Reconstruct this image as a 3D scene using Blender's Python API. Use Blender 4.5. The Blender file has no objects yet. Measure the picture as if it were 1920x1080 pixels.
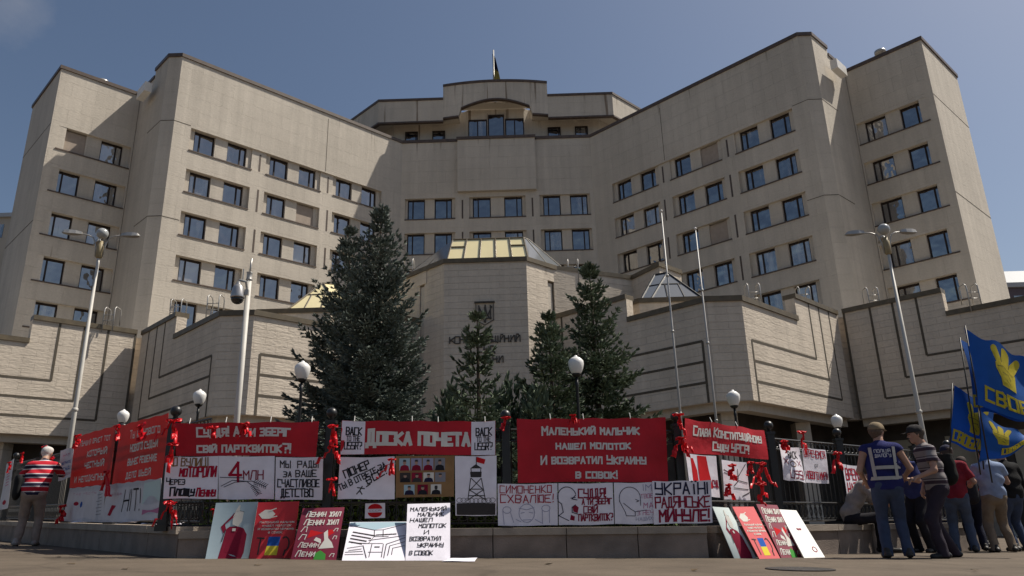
import bpy, math, random
import numpy as np
from mathutils import Vector, Matrix
rad = math.radians
scene = bpy.context.scene
COL = scene.collection

# ------------------------------------------------------------------ camera
CF, CP, CR, CY = 1380.99, 0.30993644, -0.02632637, -0.01177478     # focal px (1920 wide), pitch, roll, yaw
CAMZ = 0.42
def cam_axes():
    cy, sy, cp, sp = math.cos(CY), math.sin(CY), math.cos(CP), math.sin(CP)
    f = np.array([sy*cp, cy*cp, sp]); r = np.array([cy, -sy, 0.]); u = np.cross(r, f)
    cr, sr = math.cos(CR), math.sin(CR)
    return cr*r+sr*u, -sr*r+cr*u, f
AR, AU, AF = cam_axes()
cam = bpy.data.cameras.new('camera'); co = bpy.data.objects.new('camera', cam); COL.objects.link(co)
co.matrix_world = Matrix(((AR[0], AU[0], -AF[0], 0), (AR[1], AU[1], -AF[1], 0), (AR[2], AU[2], -AF[2], CAMZ), (0, 0, 0, 1)))
cam.sensor_width = 36; cam.lens = CF/1920*36; cam.clip_end = 5000; cam.clip_start = 0.05
scene.camera = co
def ray(u, v):
    return AF+(u-960)/CF*AR+(540-v)/CF*AU
scene.render.resolution_x, scene.render.resolution_y = 1024, 576

# ------------------------------------------------------------------ light
SUN_AZ, SUN_EL = 16.5, 55.5            # azimuth measured from +x towards +y
w = bpy.data.worlds.new('World'); scene.world = w; w.use_nodes = True
nt = w.node_tree; bg = nt.nodes['Background']
sky = nt.nodes.new('ShaderNodeTexSky'); sky.sky_type = 'NISHITA'; sky.sun_disc = False
sky.sun_elevation = rad(SUN_EL); sky.sun_rotation = rad(90-SUN_AZ); sky.air_density = 1.0; sky.dust_density = 1.9; sky.ozone_density = 1.0
tc = nt.nodes.new('ShaderNodeTexCoord')
nz = nt.nodes.new('ShaderNodeTexNoise'); nz.inputs['Scale'].default_value = 5.0; nz.inputs['Detail'].default_value = 7; nz.inputs['Roughness'].default_value = .58
nt.links.new(tc.outputs['Generated'], nz.inputs['Vector'])
# one thin cloud, low in the west: a soft ball of directions broken up by noise
dt = nt.nodes.new('ShaderNodeVectorMath'); dt.operation = 'DISTANCE'; cd_ = ray(40, 5); dt.inputs[1].default_value = tuple(cd_/np.linalg.norm(cd_))
nt.links.new(tc.outputs['Generated'], dt.inputs[0])
mr = nt.nodes.new('ShaderNodeMapRange'); mr.inputs['From Min'].default_value = .105; mr.inputs['From Max'].default_value = .0
mr.inputs['To Min'].default_value = -.42; mr.inputs['To Max'].default_value = .22
nt.links.new(dt.outputs['Value'], mr.inputs['Value'])
ad = nt.nodes.new('ShaderNodeMath'); ad.operation = 'ADD'; nt.links.new(nz.outputs['Fac'], ad.inputs[0]); nt.links.new(mr.outputs[0], ad.inputs[1])
rp = nt.nodes.new('ShaderNodeMapRange'); rp.inputs['From Min'].default_value = .42; rp.inputs['From Max'].default_value = .85; rp.inputs['To Max'].default_value = .55
nt.links.new(ad.outputs[0], rp.inputs['Value'])
mx = nt.nodes.new('ShaderNodeMixRGB'); mx.inputs['Color2'].default_value = (4.6, 4.6, 4.9, 1)
nt.links.new(rp.outputs[0], mx.inputs['Fac']); nt.links.new(sky.outputs[0], mx.inputs['Color1']); nt.links.new(mx.outputs[0], bg.inputs['Color'])
bg.inputs['Strength'].default_value = 0.06
sl = bpy.data.lights.new('sun', 'SUN'); sl.energy = 4.45; sl.angle = rad(.55); sl.color = (1, .93, .82)
so = bpy.data.objects.new('sun', sl); COL.objects.link(so)
sd = Vector((math.cos(rad(SUN_EL))*math.cos(rad(SUN_AZ)), math.cos(rad(SUN_EL))*math.sin(rad(SUN_AZ)), math.sin(rad(SUN_EL))))
so.rotation_euler = sd.to_track_quat('Z', 'Y').to_euler(); so.location = sd*200
scene.view_settings.view_transform = 'Standard'; scene.view_settings.look = 'None'
scene.view_settings.exposure = 0.44; scene.view_settings.gamma = 1

# ------------------------------------------------------------------ helpers
C0 = np.array([0, 0, CAMZ])
def on_plane(u, v, p, n):
    d = ray(u, v); p = np.array(p, float); n = np.array(n, float)
    return C0+d*(((p-C0)@n)/(d@n))
SLOPE = -0.0305
def gz(x): return SLOPE*max(-30, min(30, x))
def on_ground(u, v):
    d = ray(u, v); t = -CAMZ/(d[2]-SLOPE*d[0]); return C0+d*t
def at_depth(u, v, y):
    d = ray(u, v); return C0+d*(y/d[1])

def tag(o, label=None, cat=None, group=None, kind=None):
    if label: o['label'] = label
    if cat: o['category'] = cat
    if group: o['group'] = group
    if kind: o['kind'] = kind
    return o
def empty(name, loc, label, cat, group=None):
    o = bpy.data.objects.new(name, None); o.empty_display_size = .1; COL.objects.link(o); o.location = loc
    return tag(o, label, cat, group)
ORG = {}
def org(o):
    p = Vector((0, 0, 0))
    while o: p = p+Vector(o.location); o = o.parent
    return p
def link(name, V, F, mat, parent=None, smooth=False, mids=None, loc=None):
    """vertices in world space; parent empties carry only a location"""
    V = np.asarray(V, float).reshape(-1, 3)
    me = bpy.data.meshes.new(name)
    base = org(parent) if parent else Vector((0, 0, 0))
    own = Vector((0, 0, 0))
    if loc is not None: own = Vector(loc)-base
    V = V-np.array(base+own)
    me.from_pydata(V.tolist(), [], F if isinstance(F, list) else F.tolist())
    mats = mat if isinstance(mat, (list, tuple)) else [mat]
    for m in mats: me.materials.append(m)
    if mids is not None: me.polygons.foreach_set('material_index', mids)
    if smooth: me.polygons.foreach_set('use_smooth', [True]*len(me.polygons))
    me.update()
    o = bpy.data.objects.new(name, me); COL.objects.link(o)
    if parent: o.parent = parent
    o.location = own
    return o

class MB:
    def __init__(s): s.v = []; s.f = []; s.m = []; s.g = []
    def add(s, V, F, m=0):
        b = len(s.v); s.v += [tuple(map(float, p)) for p in V]; s.f += [tuple(b+i for i in f) for f in F]; s.m += [m]*len(F); s.g.append((b, len(s.v), len(s.f)-len(F), len(s.f)))
    def box(s, o, ax, ay, az, m=0):
        o, ax, ay, az = map(lambda q: np.array(q, float), (o, ax, ay, az))
        if np.dot(np.cross(ax, ay), az) < 0: ax, ay = ay, ax
        V = [o, o+ax, o+ax+ay, o+ay]; V += [p+az for p in V]
        s.add(V, [(3, 2, 1, 0), (4, 5, 6, 7), (0, 1, 5, 4), (1, 2, 6, 5), (2, 3, 7, 6), (3, 0, 4, 7)], m)
    def abox(s, x0, x1, y0, y1, z0, z1, m=0): s.box((x0, y0, z0), (x1-x0, 0, 0), (0, y1-y0, 0), (0, 0, z1-z0), m)
    def prism(s, P, z0, z1, m=0):
        n = len(P); a = sum(P[i][0]*P[(i+1) % n][1]-P[(i+1) % n][0]*P[i][1] for i in range(n))
        if a < 0: P = P[::-1]
        V = [(p[0], p[1], z0) for p in P]+[(p[0], p[1], z1) for p in P]
        s.add(V, [tuple(range(n-1, -1, -1)), tuple(range(n, 2*n))]+[(i, (i+1) % n, n+(i+1) % n, n+i) for i in range(n)], m)
    def tube(s, P, r, n=8, m=0, cap=True):
        P = [np.array(p, float) for p in P]; rs = r if isinstance(r, (list, tuple)) else [r]*len(P)
        V = []; F = []; prev = None
        for i, p in enumerate(P):
            t = P[min(i+1, len(P)-1)]-P[max(i-1, 0)]; t = t/(np.linalg.norm(t)+1e-9)
            a = np.array([0, 0, 1.]) if abs(t[2]) < .9 else np.array([1., 0, 0])
            if prev is not None: a = prev
            x = np.cross(a, t); x /= np.linalg.norm(x)+1e-9; y = np.cross(t, x); prev = y
            for k in range(n):
                c = 2*math.pi*k/n; V.append(p+rs[i]*(math.cos(c)*x+math.sin(c)*y))
        for i in range(len(P)-1):
            for k in range(n): F.append((i*n+k, i*n+(k+1) % n, (i+1)*n+(k+1) % n, (i+1)*n+k))
        if cap: F += [tuple(range(n-1, -1, -1)), tuple((len(P)-1)*n+k for k in range(n))]
        s.add(V, F, m)
    def lathe(s, c, prof, n=20, m=0):
        c = np.array(c, float); V = []; F = []
        for r, z in prof:
            for k in range(n): a = 2*math.pi*k/n; V.append(c+np.array([r*math.cos(a), r*math.sin(a), z]))
        for i in range(len(prof)-1):
            for k in range(n): F.append((i*n+k, i*n+(k+1) % n, (i+1)*n+(k+1) % n, (i+1)*n+k))
        F += [tuple(range(n-1, -1, -1)), tuple((len(prof)-1)*n+k for k in range(n))]
        s.add(V, F, m)
    def sweep(s, P, d0, d1, z0, z1, m=0):
        """mitred wall along an open plan polyline; offsets d0,d1 to the right-hand side of travel"""
        P = [np.array(p, float) for p in P]; n = len(P); A = []; B = []
        for i in range(n):
            def nr(a, b): t = b-a; t = t/np.linalg.norm(t); return np.array([t[1], -t[0]])
            if i == 0: q = nr(P[0], P[1])
            elif i == n-1: q = nr(P[-2], P[-1])
            else:
                a, b = nr(P[i-1], P[i]), nr(P[i], P[i+1]); q = (a+b)/(1+a@b)
            A.append(P[i]+q*d0); B.append(P[i]+q*d1)
        V = [(*p, z0) for p in A]+[(*p, z0) for p in B]+[(*p, z1) for p in A]+[(*p, z1) for p in B]
        F = []
        for i in range(n-1):
            F += [(i, i+1, n+i+1, n+i), (2*n+i+1, 2*n+i, 3*n+i, 3*n+i+1), (i+1, i, 2*n+i, 2*n+i+1), (n+i, n+i+1, 3*n+i+1, 3*n+i)]
        F += [(0, n, 3*n, 2*n), (n-1, 3*n-1, 4*n-1, 2*n-1)]
        s.add(V, F, m)
    def build(s, name, mat, parent=None, smooth=False, loc=None, split=None):
        if split is None: split = parent is not None
        if split and len(s.g) > 1:
            V = np.array(s.v); lo = np.array([V[a:b].min(0) for a, b, _, _ in s.g]); hi = np.array([V[a:b].max(0) for a, b, _, _ in s.g]); sz = (hi-lo).max(1); n = len(s.g)
            gap = np.maximum(0, np.maximum(lo[:, None]-hi[None], lo[None]-hi[:, None])); near = np.sqrt((gap**2).sum(2)) <= np.maximum(.02, .5*np.maximum(sz[:, None], sz[None]))
            lab = np.arange(n)
            for _ in range(n):
                new = np.where(near, lab[None], n).min(1)
                if (new == lab).all(): break
                lab = new
            if len(set(lab)) > 1:
                first = None
                for q in sorted(set(lab)):
                    t = MB()
                    for i in np.nonzero(lab == q)[0]:
                        a, b, c, d = s.g[i]; k = len(t.v); t.v += s.v[a:b]; t.f += [tuple(k+j-a for j in f) for f in s.f[c:d]]; t.m += s.m[c:d]
                    o = link(name, t.v, t.f, mat, parent, smooth, t.m, loc); first = first or o
                return first
        return link(name, s.v, s.f, mat, parent, smooth, s.m, loc)

# ------------------------------------------------------------------ materials
def mat(name, col, rough=.7, spec=.3, metal=0.):
    m = bpy.data.materials.new(name); m.use_nodes = True
    b = m.node_tree.nodes['Principled BSDF']
    b.inputs['Base Color'].default_value = (*col, 1); b.inputs['Roughness'].default_value = rough
    b.inputs['Specular IOR Level'].default_value = spec; b.inputs['Metallic'].default_value = metal
    return m
def nd(m, t, **k):
    n = m.node_tree.nodes.new(t)
    for a, b in k.items():
        if a in n.inputs: n.inputs[a].default_value = b
        else: setattr(n, a, b)
    return n
def lk(m, a, b): m.node_tree.links.new(a, b)
def bsdf(m): return m.node_tree.nodes['Principled BSDF']
def noisy(m, col, amt=.25, scale=8., bump=0., bscale=60., coord='Object', detail=6):
    """break a flat colour up with two noises and add relief"""
    t = nd(m, 'ShaderNodeTexCoord'); n = nd(m, 'ShaderNodeTexNoise', Scale=scale, Detail=detail)
    lk(m, t.outputs[coord], n.inputs['Vector'])
    r = nd(m, 'ShaderNodeMapRange'); r.inputs['From Min'].default_value = .3; r.inputs['From Max'].default_value = .7
    r.inputs['To Min'].default_value = 1-amt; r.inputs['To Max'].default_value = 1+amt
    lk(m, n.outputs['Fac'], r.inputs['Value'])
    x = nd(m, 'ShaderNodeVectorMath', operation='SCALE'); x.inputs[0].default_value = col; lk(m, r.outputs[0], x.inputs['Scale'])
    lk(m, x.outputs[0], bsdf(m).inputs['Base Color'])
    if bump:
        n2 = nd(m, 'ShaderNodeTexNoise', Scale=bscale, Detail=4); lk(m, t.outputs[coord], n2.inputs['Vector'])
        b = nd(m, 'ShaderNodeBump'); b.inputs['Strength'].default_value = bump; b.inputs['Distance'].default_value = .02
        lk(m, n2.outputs['Fac'], b.inputs['Height']); lk(m, b.outputs[0], bsdf(m).inputs['Normal'])
    return m
def N(name, col, amt=.2, scale=8., rough=.8, bump=0., bscale=60., spec=.25, metal=0.):
    return noisy(mat(name, col, rough, spec, metal), col, amt, scale, bump, bscale)

def stone(name, col, course, length, relief, streak, jointw=.012, jointdark=.8, stain=0., var=.03):
    """stone cladding laid out along each wall: u runs along the wall, v is height"""
    m = mat(name, col, .85, .2)
    g = nd(m, 'ShaderNodeNewGeometry'); cr = nd(m, 'ShaderNodeVectorMath', operation='CROSS_PRODUCT')
    lk(m, g.outputs['True Normal'], cr.inputs[0]); cr.inputs[1].default_value = (0, 0, 1)
    dp = nd(m, 'ShaderNodeVectorMath', operation='DOT_PRODUCT'); lk(m, g.outputs['Position'], dp.inputs[0]); lk(m, cr.outputs[0], dp.inputs[1])
    sp = nd(m, 'ShaderNodeSeparateXYZ'); lk(m, g.outputs['Position'], sp.inputs[0])
    cb = nd(m, 'ShaderNodeCombineXYZ'); lk(m, dp.outputs['Value'], cb.inputs[0]); lk(m, sp.outputs[2], cb.inputs[1])
    bk = nd(m, 'ShaderNodeTexBrick'); bk.inputs['Scale'].default_value = 1; bk.inputs['Brick Width'].default_value = length
    bk.inputs['Row Height'].default_value = course; bk.inputs['Mortar Size'].default_value = jointw; bk.inputs['Mortar Smooth'].default_value = .3
    bk.inputs['Color1'].default_value = (1+var,)*3+(1,); bk.inputs['Color2'].default_value = (1-var,)*3+(1,); bk.inputs['Mortar'].default_value = (jointdark,)*3+(1,)
    lk(m, cb.outputs[0], bk.inputs['Vector'])
    n1 = nd(m, 'ShaderNodeTexNoise', Scale=.16, Detail=8, Roughness=.65); lk(m, g.outputs['Position'], n1.inputs['Vector'])
    # vertical weathering streaks
    vs = nd(m, 'ShaderNodeVectorMath', operation='MULTIPLY'); vs.inputs[1].default_value = (1.6, .07, 1); lk(m, cb.outputs[0], vs.inputs[0])
    n2 = nd(m, 'ShaderNodeTexNoise', Scale=1., Detail=5, Roughness=.6); lk(m, vs.outputs[0], n2.inputs['Vector'])
    def rng(src, lo, hi, a=.3, b=.7):
        r = nd(m, 'ShaderNodeMapRange'); r.inputs['From Min'].default_value = a; r.inputs['From Max'].default_value = b
        r.inputs['To Min'].default_value = lo; r.inputs['To Max'].default_value = hi; lk(m, src, r.inputs['Value']); return r.outputs[0]
    mu = nd(m, 'ShaderNodeMath', operation='MULTIPLY'); lk(m, rng(n1.outputs['Fac'], .9, 1.1), mu.inputs[0]); lk(m, rng(n2.outputs['Fac'], 1-streak, 1+streak), mu.inputs[1])
    n3 = nd(m, 'ShaderNodeTexNoise', Scale=9., Detail=5, Roughness=.7); lk(m, g.outputs['Position'], n3.inputs['Vector'])
    mu2 = nd(m, 'ShaderNodeMath', operation='MULTIPLY'); lk(m, mu.outputs[0], mu2.inputs[0]); lk(m, rng(n3.outputs['Fac'], .93, 1.07), mu2.inputs[1])
    s1 = nd(m, 'ShaderNodeVectorMath', operation='SCALE'); lk(m, bk.outputs['Color'], s1.inputs[0]); lk(m, mu2.outputs[0], s1.inputs['Scale'])
    s2 = nd(m, 'ShaderNodeVectorMath', operation='MULTIPLY'); lk(m, s1.outputs[0], s2.inputs[0]); s2.inputs[1].default_value = col
    out = s2.outputs[0]
    if stain:
        # rust runs below the coping: narrow streaks that fade downwards from the roof edge
        vv = nd(m, 'ShaderNodeVectorMath', operation='MULTIPLY'); vv.inputs[1].default_value = (1.15, .05, 1); lk(m, cb.outputs[0], vv.inputs[0])
        n4 = nd(m, 'ShaderNodeTexNoise', Scale=1.7, Detail=3, Roughness=.5); lk(m, vv.outputs[0], n4.inputs['Vector'])
        hz = rng(sp.outputs[2], 0., .14, 30.2, 33.6)
        a2 = nd(m, 'ShaderNodeMath', operation='ADD'); lk(m, n4.outputs['Fac'], a2.inputs[0]); lk(m, hz, a2.inputs[1])
        k = rng(a2.outputs[0], 0, stain, .735, .82)
        mx = nd(m, 'ShaderNodeMixRGB'); lk(m, k, mx.inputs['Fac']); lk(m, out, mx.inputs['Color1']); mx.inputs['Color2'].default_value = (.13, .085, .05, 1)
        out = mx.outputs[0]
    lk(m, out, bsdf(m).inputs['Base Color'])
    bp = nd(m, 'ShaderNodeBump'); bp.inputs['Strength'].default_value = 1; bp.inputs['Distance'].default_value = relief
    ve = nd(m, 'ShaderNodeVectorMath', operation='MULTIPLY'); ve.inputs[1].default_value = (1., 3.2, 1); lk(m, cb.outputs[0], ve.inputs[0])
    n5 = nd(m, 'ShaderNodeTexNoise', Scale=3.2, Detail=7, Roughness=.65); lk(m, ve.outputs[0], n5.inputs['Vector'])
    hh = nd(m, 'ShaderNodeMath', operation='ADD'); lk(m, n5.outputs['Fac'], hh.inputs[0])
    sep = nd(m, 'ShaderNodeMath', operation='MULTIPLY'); lk(m, bk.outputs['Fac'], sep.inputs[0]); sep.inputs[1].default_value = -.6
    lk(m, sep.outputs[0], hh.inputs[1]); lk(m, hh.outputs[0], bp.inputs['Height']); lk(m, bp.outputs[0], bsdf(m).inputs['Normal'])
    return m
STONE = (.52, .472, .405)
M_UP = stone('facade_stone', STONE, 1.1, 1.6, .02, .09, .005, .975, stain=.75, var=.018)
M_POD = stone('podium_stone', (.60, .525, .435), .34, 1.05, .032, .09, .010, .945, var=.04)
M_COPE = N('coping_metal', (.085, .058, .042), .25, 3, .45, spec=.5)
M_OLIVE = N('podium_coping', (.11, .085, .05), .25, 3, .5, spec=.5)
M_FRAME = N('window_frame', (.028, .018, .014), .2, 5, .5)
M_GROOVE = N('groove_shadow_gap', (.10, .085, .065), .15, 6, .8)
M_BLIND = N('blind_panel', (.36, .30, .25), .08, 4, .8)
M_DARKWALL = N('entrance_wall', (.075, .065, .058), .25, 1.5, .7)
M_ROOF = N('roof_felt', (.12, .11, .10), .2, 2, .9)
def glass(name, c0, c1, rough, spec):
    m = mat(name, c0, rough, spec); oi = nd(m, 'ShaderNodeObjectInfo')
    mx = nd(m, 'ShaderNodeMixRGB'); mx.inputs['Color1'].default_value = (*c0, 1); mx.inputs['Color2'].default_value = (*c1, 1)
    g = nd(m, 'ShaderNodeNewGeometry'); v = nd(m, 'ShaderNodeVectorMath', operation='MULTIPLY'); v.inputs[1].default_value = (2.2, 2.2, .35); lk(m, g.outputs['Position'], v.inputs[0])
    n = nd(m, 'ShaderNodeTexNoise', Scale=1., Detail=2); lk(m, v.outputs[0], n.inputs['Vector'])
    a = nd(m, 'ShaderNodeMath', operation='MULTIPLY_ADD'); lk(m, n.outputs['Fac'], a.inputs[0]); a.inputs[1].default_value = .9; lk(m, oi.outputs['Random'], a.inputs[2])
    r = nd(m, 'ShaderNodeMapRange'); r.inputs['From Min'].default_value = 1.05; r.inputs['From Max'].default_value = 1.32; lk(m, a.outputs[0], r.inputs['Value'])
    lk(m, r.outputs[0], mx.inputs['Fac']); lk(m, mx.outputs[0], bsdf(m).inputs['Base Color'])
    # slightly wavy panes, each set a little differently
    n2 = nd(m, 'ShaderNodeTexNoise', Scale=.8, Detail=2); lk(m, g.outputs['Position'], n2.inputs['Vector'])
    b = nd(m, 'ShaderNodeBump'); b.inputs['Strength'].default_value = 1.; b.inputs['Distance'].default_value = .09; lk(m, n2.outputs['Fac'], b.inputs['Height']); lk(m, b.outputs[0], bsdf(m).inputs['Normal'])
    bsdf(m).inputs['IOR'].default_value = 3.0
    return m
M_GLASS = glass('window_glass', (.012, .014, .02), (.26, .245, .22), .04, .6)
M_GOLD = mat('gold_film_glass', (.62, .52, .26), .22, .5, .0); bsdf(M_GOLD).inputs['IOR'].default_value = 1.8; noisy(M_GOLD, (.90, .78, .45), .06, .8)
M_SKYG = mat('skylight_glass', (.16, .17, .18), .08, .6); bsdf(M_SKYG).inputs['IOR'].default_value = 1.9
M_STEEL = N('galvanised_steel', (.38, .37, .35), .12, 10, .4, spec=.5, metal=.3)
M_BLACK = N('black_iron', (.012, .012, .012), .2, 20, .45, spec=.4)
M_WHITE = N('white_enamel', (.72, .70, .66), .05, 5, .35, spec=.4)

# ------------------------------------------------------------------ ground
def mat_ground():
    m = mat('pavement', (.13, .113, .09), .9, .2); g = nd(m, 'ShaderNodeNewGeometry')
    n1 = nd(m, 'ShaderNodeTexNoise', Scale=.8, Detail=10, Roughness=.7); lk(m, g.outputs['Position'], n1.inputs['Vector'])
    n2 = nd(m, 'ShaderNodeTexNoise', Scale=45., Detail=4, Roughness=.8); lk(m, g.outputs['Position'], n2.inputs['Vector'])
    vo = nd(m, 'ShaderNodeTexVoronoi', feature='DISTANCE_TO_EDGE', Scale=.35); 
    n3 = nd(m, 'ShaderNodeTexNoise', Scale=1.2, Detail=5); lk(m, g.outputs['Position'], n3.inputs['Vector'])
    v2 = nd(m, 'ShaderNodeVectorMath', operation='MULTIPLY_ADD'); lk(m, n3.outputs['Color'], v2.inputs[0]); v2.inputs[1].default_value = (.6, .6, 0); lk(m, g.outputs['Position'], v2.inputs[2]); lk(m, v2.outputs[0], vo.inputs['Vector'])
    ck = nd(m, 'ShaderNodeMapRange'); ck.inputs['From Min'].default_value = .004; ck.inputs['From Max'].default_value = .02; ck.inputs['To Min'].default_value = .82; lk(m, vo.outputs['Distance'], ck.inputs['Value'])
    a = nd(m, 'ShaderNodeMapRange'); a.inputs['From Min'].default_value = .3; a.inputs['From Max'].default_value = .7; a.inputs['To Min'].default_value = .70; a.inputs['To Max'].default_value = 1.25; lk(m, n1.outputs['Fac'], a.inputs['Value'])
    b = nd(m, 'ShaderNodeMapRange'); b.inputs['From Min'].default_value = .3; b.inputs['From Max'].default_value = .7; b.inputs['To Min'].default_value = .8; b.inputs['To Max'].default_value = 1.2; lk(m, n2.outputs['Fac'], b.inputs['Value'])
    x = nd(m, 'ShaderNodeMath', operation='MULTIPLY'); lk(m, a.outputs[0], x.inputs[0]); lk(m, b.outputs[0], x.inputs[1])
    y = nd(m, 'ShaderNodeMath', operation='MULTIPLY'); lk(m, x.outputs[0], y.inputs[0]); lk(m, ck.outputs[0], y.inputs[1])
    s = nd(m, 'ShaderNodeVectorMath', operation='SCALE'); s.inputs[0].default_value = (.108, .086, .065); lk(m, y.outputs[0], s.inputs['Scale']); lk(m, s.outputs[0], bsdf(m).inputs['Base Color'])
    bp = nd(m, 'ShaderNodeBump'); bp.inputs['Strength'].default_value = .5; bp.inputs['Distance'].default_value = .01; lk(m, n2.outputs['Fac'], bp.inputs['Height']); lk(m, bp.outputs[0], bsdf(m).inputs['Normal'])
    return m
M_GROUND = mat_ground()
xs = [-900, -30, -20, -10, 0, 10, 20, 30, 900]; ys = [-900, -20, 0, 5, 10, 20, 40, 80, 1500]
link('ground', [(x, y, gz(x)) for y in ys for x in xs], [(j*9+i, j*9+i+1, j*9+i+10, j*9+i+9) for j in range(8) for i in range(8)], M_GROUND)['kind'] = 'structure'

# ------------------------------------------------------------------ the court building
BX, BZ = -1.80, CAMZ
class BM(MB):
    """mesh builder in the building's own frame (axis at x = 0, heights above eye level)"""
    def add(s, V, F, m=0): MB.add(s, [(p[0]+BX, p[1], p[2]+BZ) for p in V], F, m)
court = empty('court_building', (BX, 59, 0), 'large pale stone court building with two window wings, end towers and a stepped podium', 'building')
class Facade:
    """frame on a wall line from A to B, d measured outwards (towards the street)"""
    def __init__(s, A, B):
        s.A = np.array([*A, 0.]); t = np.array([B[0]-A[0], B[1]-A[1], 0.]); s.L = np.linalg.norm(t); s.t = t/s.L
        n = np.array([s.t[1], -s.t[0], 0]);  s.n = n if n[1] < 0 else -n
    def p(s, a, d, z): return s.A+s.t*a+s.n*d+np.array([0, 0, z])
    def box(s, mb, s0, s1, d0, d1, z0, z1, m=0): mb.box(s.p(s0, d0, z0), s.t*(s1-s0), s.n*(d1-d0), np.array([0, 0, z1-z0]), m)
def mir(P): return [(-x, y) for x, y in P]
H, HT = 33.3, 32.35
ROWS = [(27.88, 26.1), (24.62, 22.85), (21.36, 19.6), (18.1, 16.3), (14.95, 13.1)]
def window(F, s0, s1, z0, z1, d, mull, sub=None):
    """dark frame with one off-centre mullion, glass behind it"""
    fr = BM(); t = .09
    F.box(fr, s0, s0+t, d, d+.1, z0, z1); F.box(fr, s1-t, s1, d, d+.1, z0, z1)
    F.box(fr, s0+t, s1-t, d, d+.1, z1-t-.05, z1); F.box(fr, s0+t, s1-t, d, d+.1, z0, z0+t)
    for q in mull:
        c = s0+(s1-s0)*q; F.box(fr, c-.05, c+.05, d+.003, d+.103, z0+t, z1-t-.05)
    o = fr.build('window', M_FRAME, court, loc=F.p((s0+s1)/2, d, (z0+z1)/2)+np.array([BX, 0, BZ]))
    g = BM(); F.box(g, s0+.04, s1-.04, d-.02, d+.045, z0+.04, z1-.04)
    g.build('pane', M_GLASS, o)
def facade(A, B, groups, L0, L1, rows, blind=(), frieze_top=H, skip=(), slots=(), dw=-.5, row1_open=None, flip=False, first=0):
    """a wall with strips of recessed windows: back wall, spandrels, piers, sills, windows"""
    F = Facade(A, B); L = F.L; wl = BM(); sl = BM()
    F.box(wl, L0, L1, -1.0, dw, 8., frieze_top-.3)
    F.box(wl, L0, L1, dw, 0, rows[0][0], frieze_top)
    for i, (zt, zl) in enumerate(rows):
        znext = rows[i+1][0] if i+1 < len(rows) else 8.
        F.box(wl, L0, L1, dw, 0, znext, zl)
        edges = []
        pd = -.14 if i == 0 and row1_open else 0.
        s = L0
        for (a, wins) in groups:
            r0, r1 = a
            if r0 > s: F.box(wl, s, r0, dw, (pd if s > L0+1e-6 else 0.), zl, zt)
            s = r1
            ws = sorted(wins)
            prev = r0
            for k, (w0, w1) in enumerate(ws):
                if k > 0:
                    F.box(wl, prev, w0, dw, -.2, zl, zt)
                prev = w1
                key = (i, round(w0, 1))
                if key in skip: continue
                if key in blind:
                    bl = BM(); F.box(bl, w0, w1, dw, -.3, zl, zt-.12); bl.build('blind_panel', M_BLIND, court)
                else:
                    small_right = (k > 0)
                    window(F, w0, w1, zl+.06, zt-.02, dw, [.7 if small_right else .3])
            # stepped inner jambs
            F.box(wl, r0, ws[0][0], dw, -.26, zl, zt); F.box(wl, ws[-1][1], r1, dw, -.26, zl, zt)
            F.box(sl, r0-.02, r1+.02, dw, .05, zl-.07, zl+.02)
        if s < L1: F.box(wl, s, L1, dw, 0., zl, zt)
        for q in slots:
            F.box(sl, q-.07, q+.07, -.05 if not (i == 0 and row1_open) else -.2, (pd+.012), zl-.05, zt-(.0 if i else .25))
    wl.build('facade_wall', M_UP, court); sl.build('sill_band', M_COPE, court)
    return F
J, C = (8.56, 59.8), (22.5, 45.9)
LW = math.hypot(C[0]-J[0], C[1]-J[1])
WG = [((a-.38, a+4.32), [(a, a+1.5), (a+2.45, a+3.95)]) for a in (2.45, 8.3, 14.15)]
facade(J, C, WG, 0., LW, ROWS, blind={(0, 10.8), (2, 10.8)}, slots=(7.2, 13.1), row1_open=True)
facade(mir([J])[0], mir([C])[0], WG, 0., LW, ROWS, blind={(1, 8.3)}, slots=(7.2, 13.1), row1_open=True)
T1, T2, T3 = (27.25, 49.4), (31.07, 45.5), (36.4, 50.5)
TG = [((.1, 4.95), [(.6, 2.1), (3.1, 4.6)])]
LT = math.hypot(T2[0]-T1[0], T2[1]-T1[1])
facade(T1, T2, TG, 0, LT, ROWS, frieze_top=HT)
facade(mir([T1])[0], mir([T2])[0], TG, 0, LT, ROWS, blind={(0, 3.1)}, frieze_top=HT)
CRW = [(27.75, 25.75), (24.45, 22.45), (21.15, 19.1)]
CG = [((8.56+x0, 8.56+x1), [(8.56+a, 8.56+b) for a, b in ws]) for x0, x1, ws in
      ((-8.2, -3.75, [(-8.0, -6.45), (-5.6, -4.05)]), (-2.5, 2.5, [(-2.2, -.6), (.6, 2.2)]), (3.75, 8.2, [(4.05, 5.6), (6.45, 8.0)]))]
facade(mir([J])[0], J, CG, 0, 17.12, CRW, skip={(2, 6.4), (2, 9.2)}, slots=(8.56-3.1, 8.56+3.1), dw=-.4)
# plain walls: chamfers, end walls, tower sides
p = BM()
ew = [(22.5, 45.9), (23.5, 45.9), (25.3, 47.6)]
ew2 = [(25.3, 47.6), (28.3, 50.45)]
ts = [T2, T3, (36.4, 62)]
for mm in (1, -1):
    f = (lambda P: P if mm == 1 else [(-x, y) for x, y in P][::-1])
    p.sweep(f(ew), 0, -1.0, 8, H); p.sweep(f(ew2), 0, -1.0, 8, HT+.35); p.sweep(f(ts), 0, -1.0, 8, HT)
p.abox(-3.5, 3.5, 59.45, 59.8, 28.2, H)            # proud centre panel
p.build('plain_wall', M_UP, court)
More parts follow.
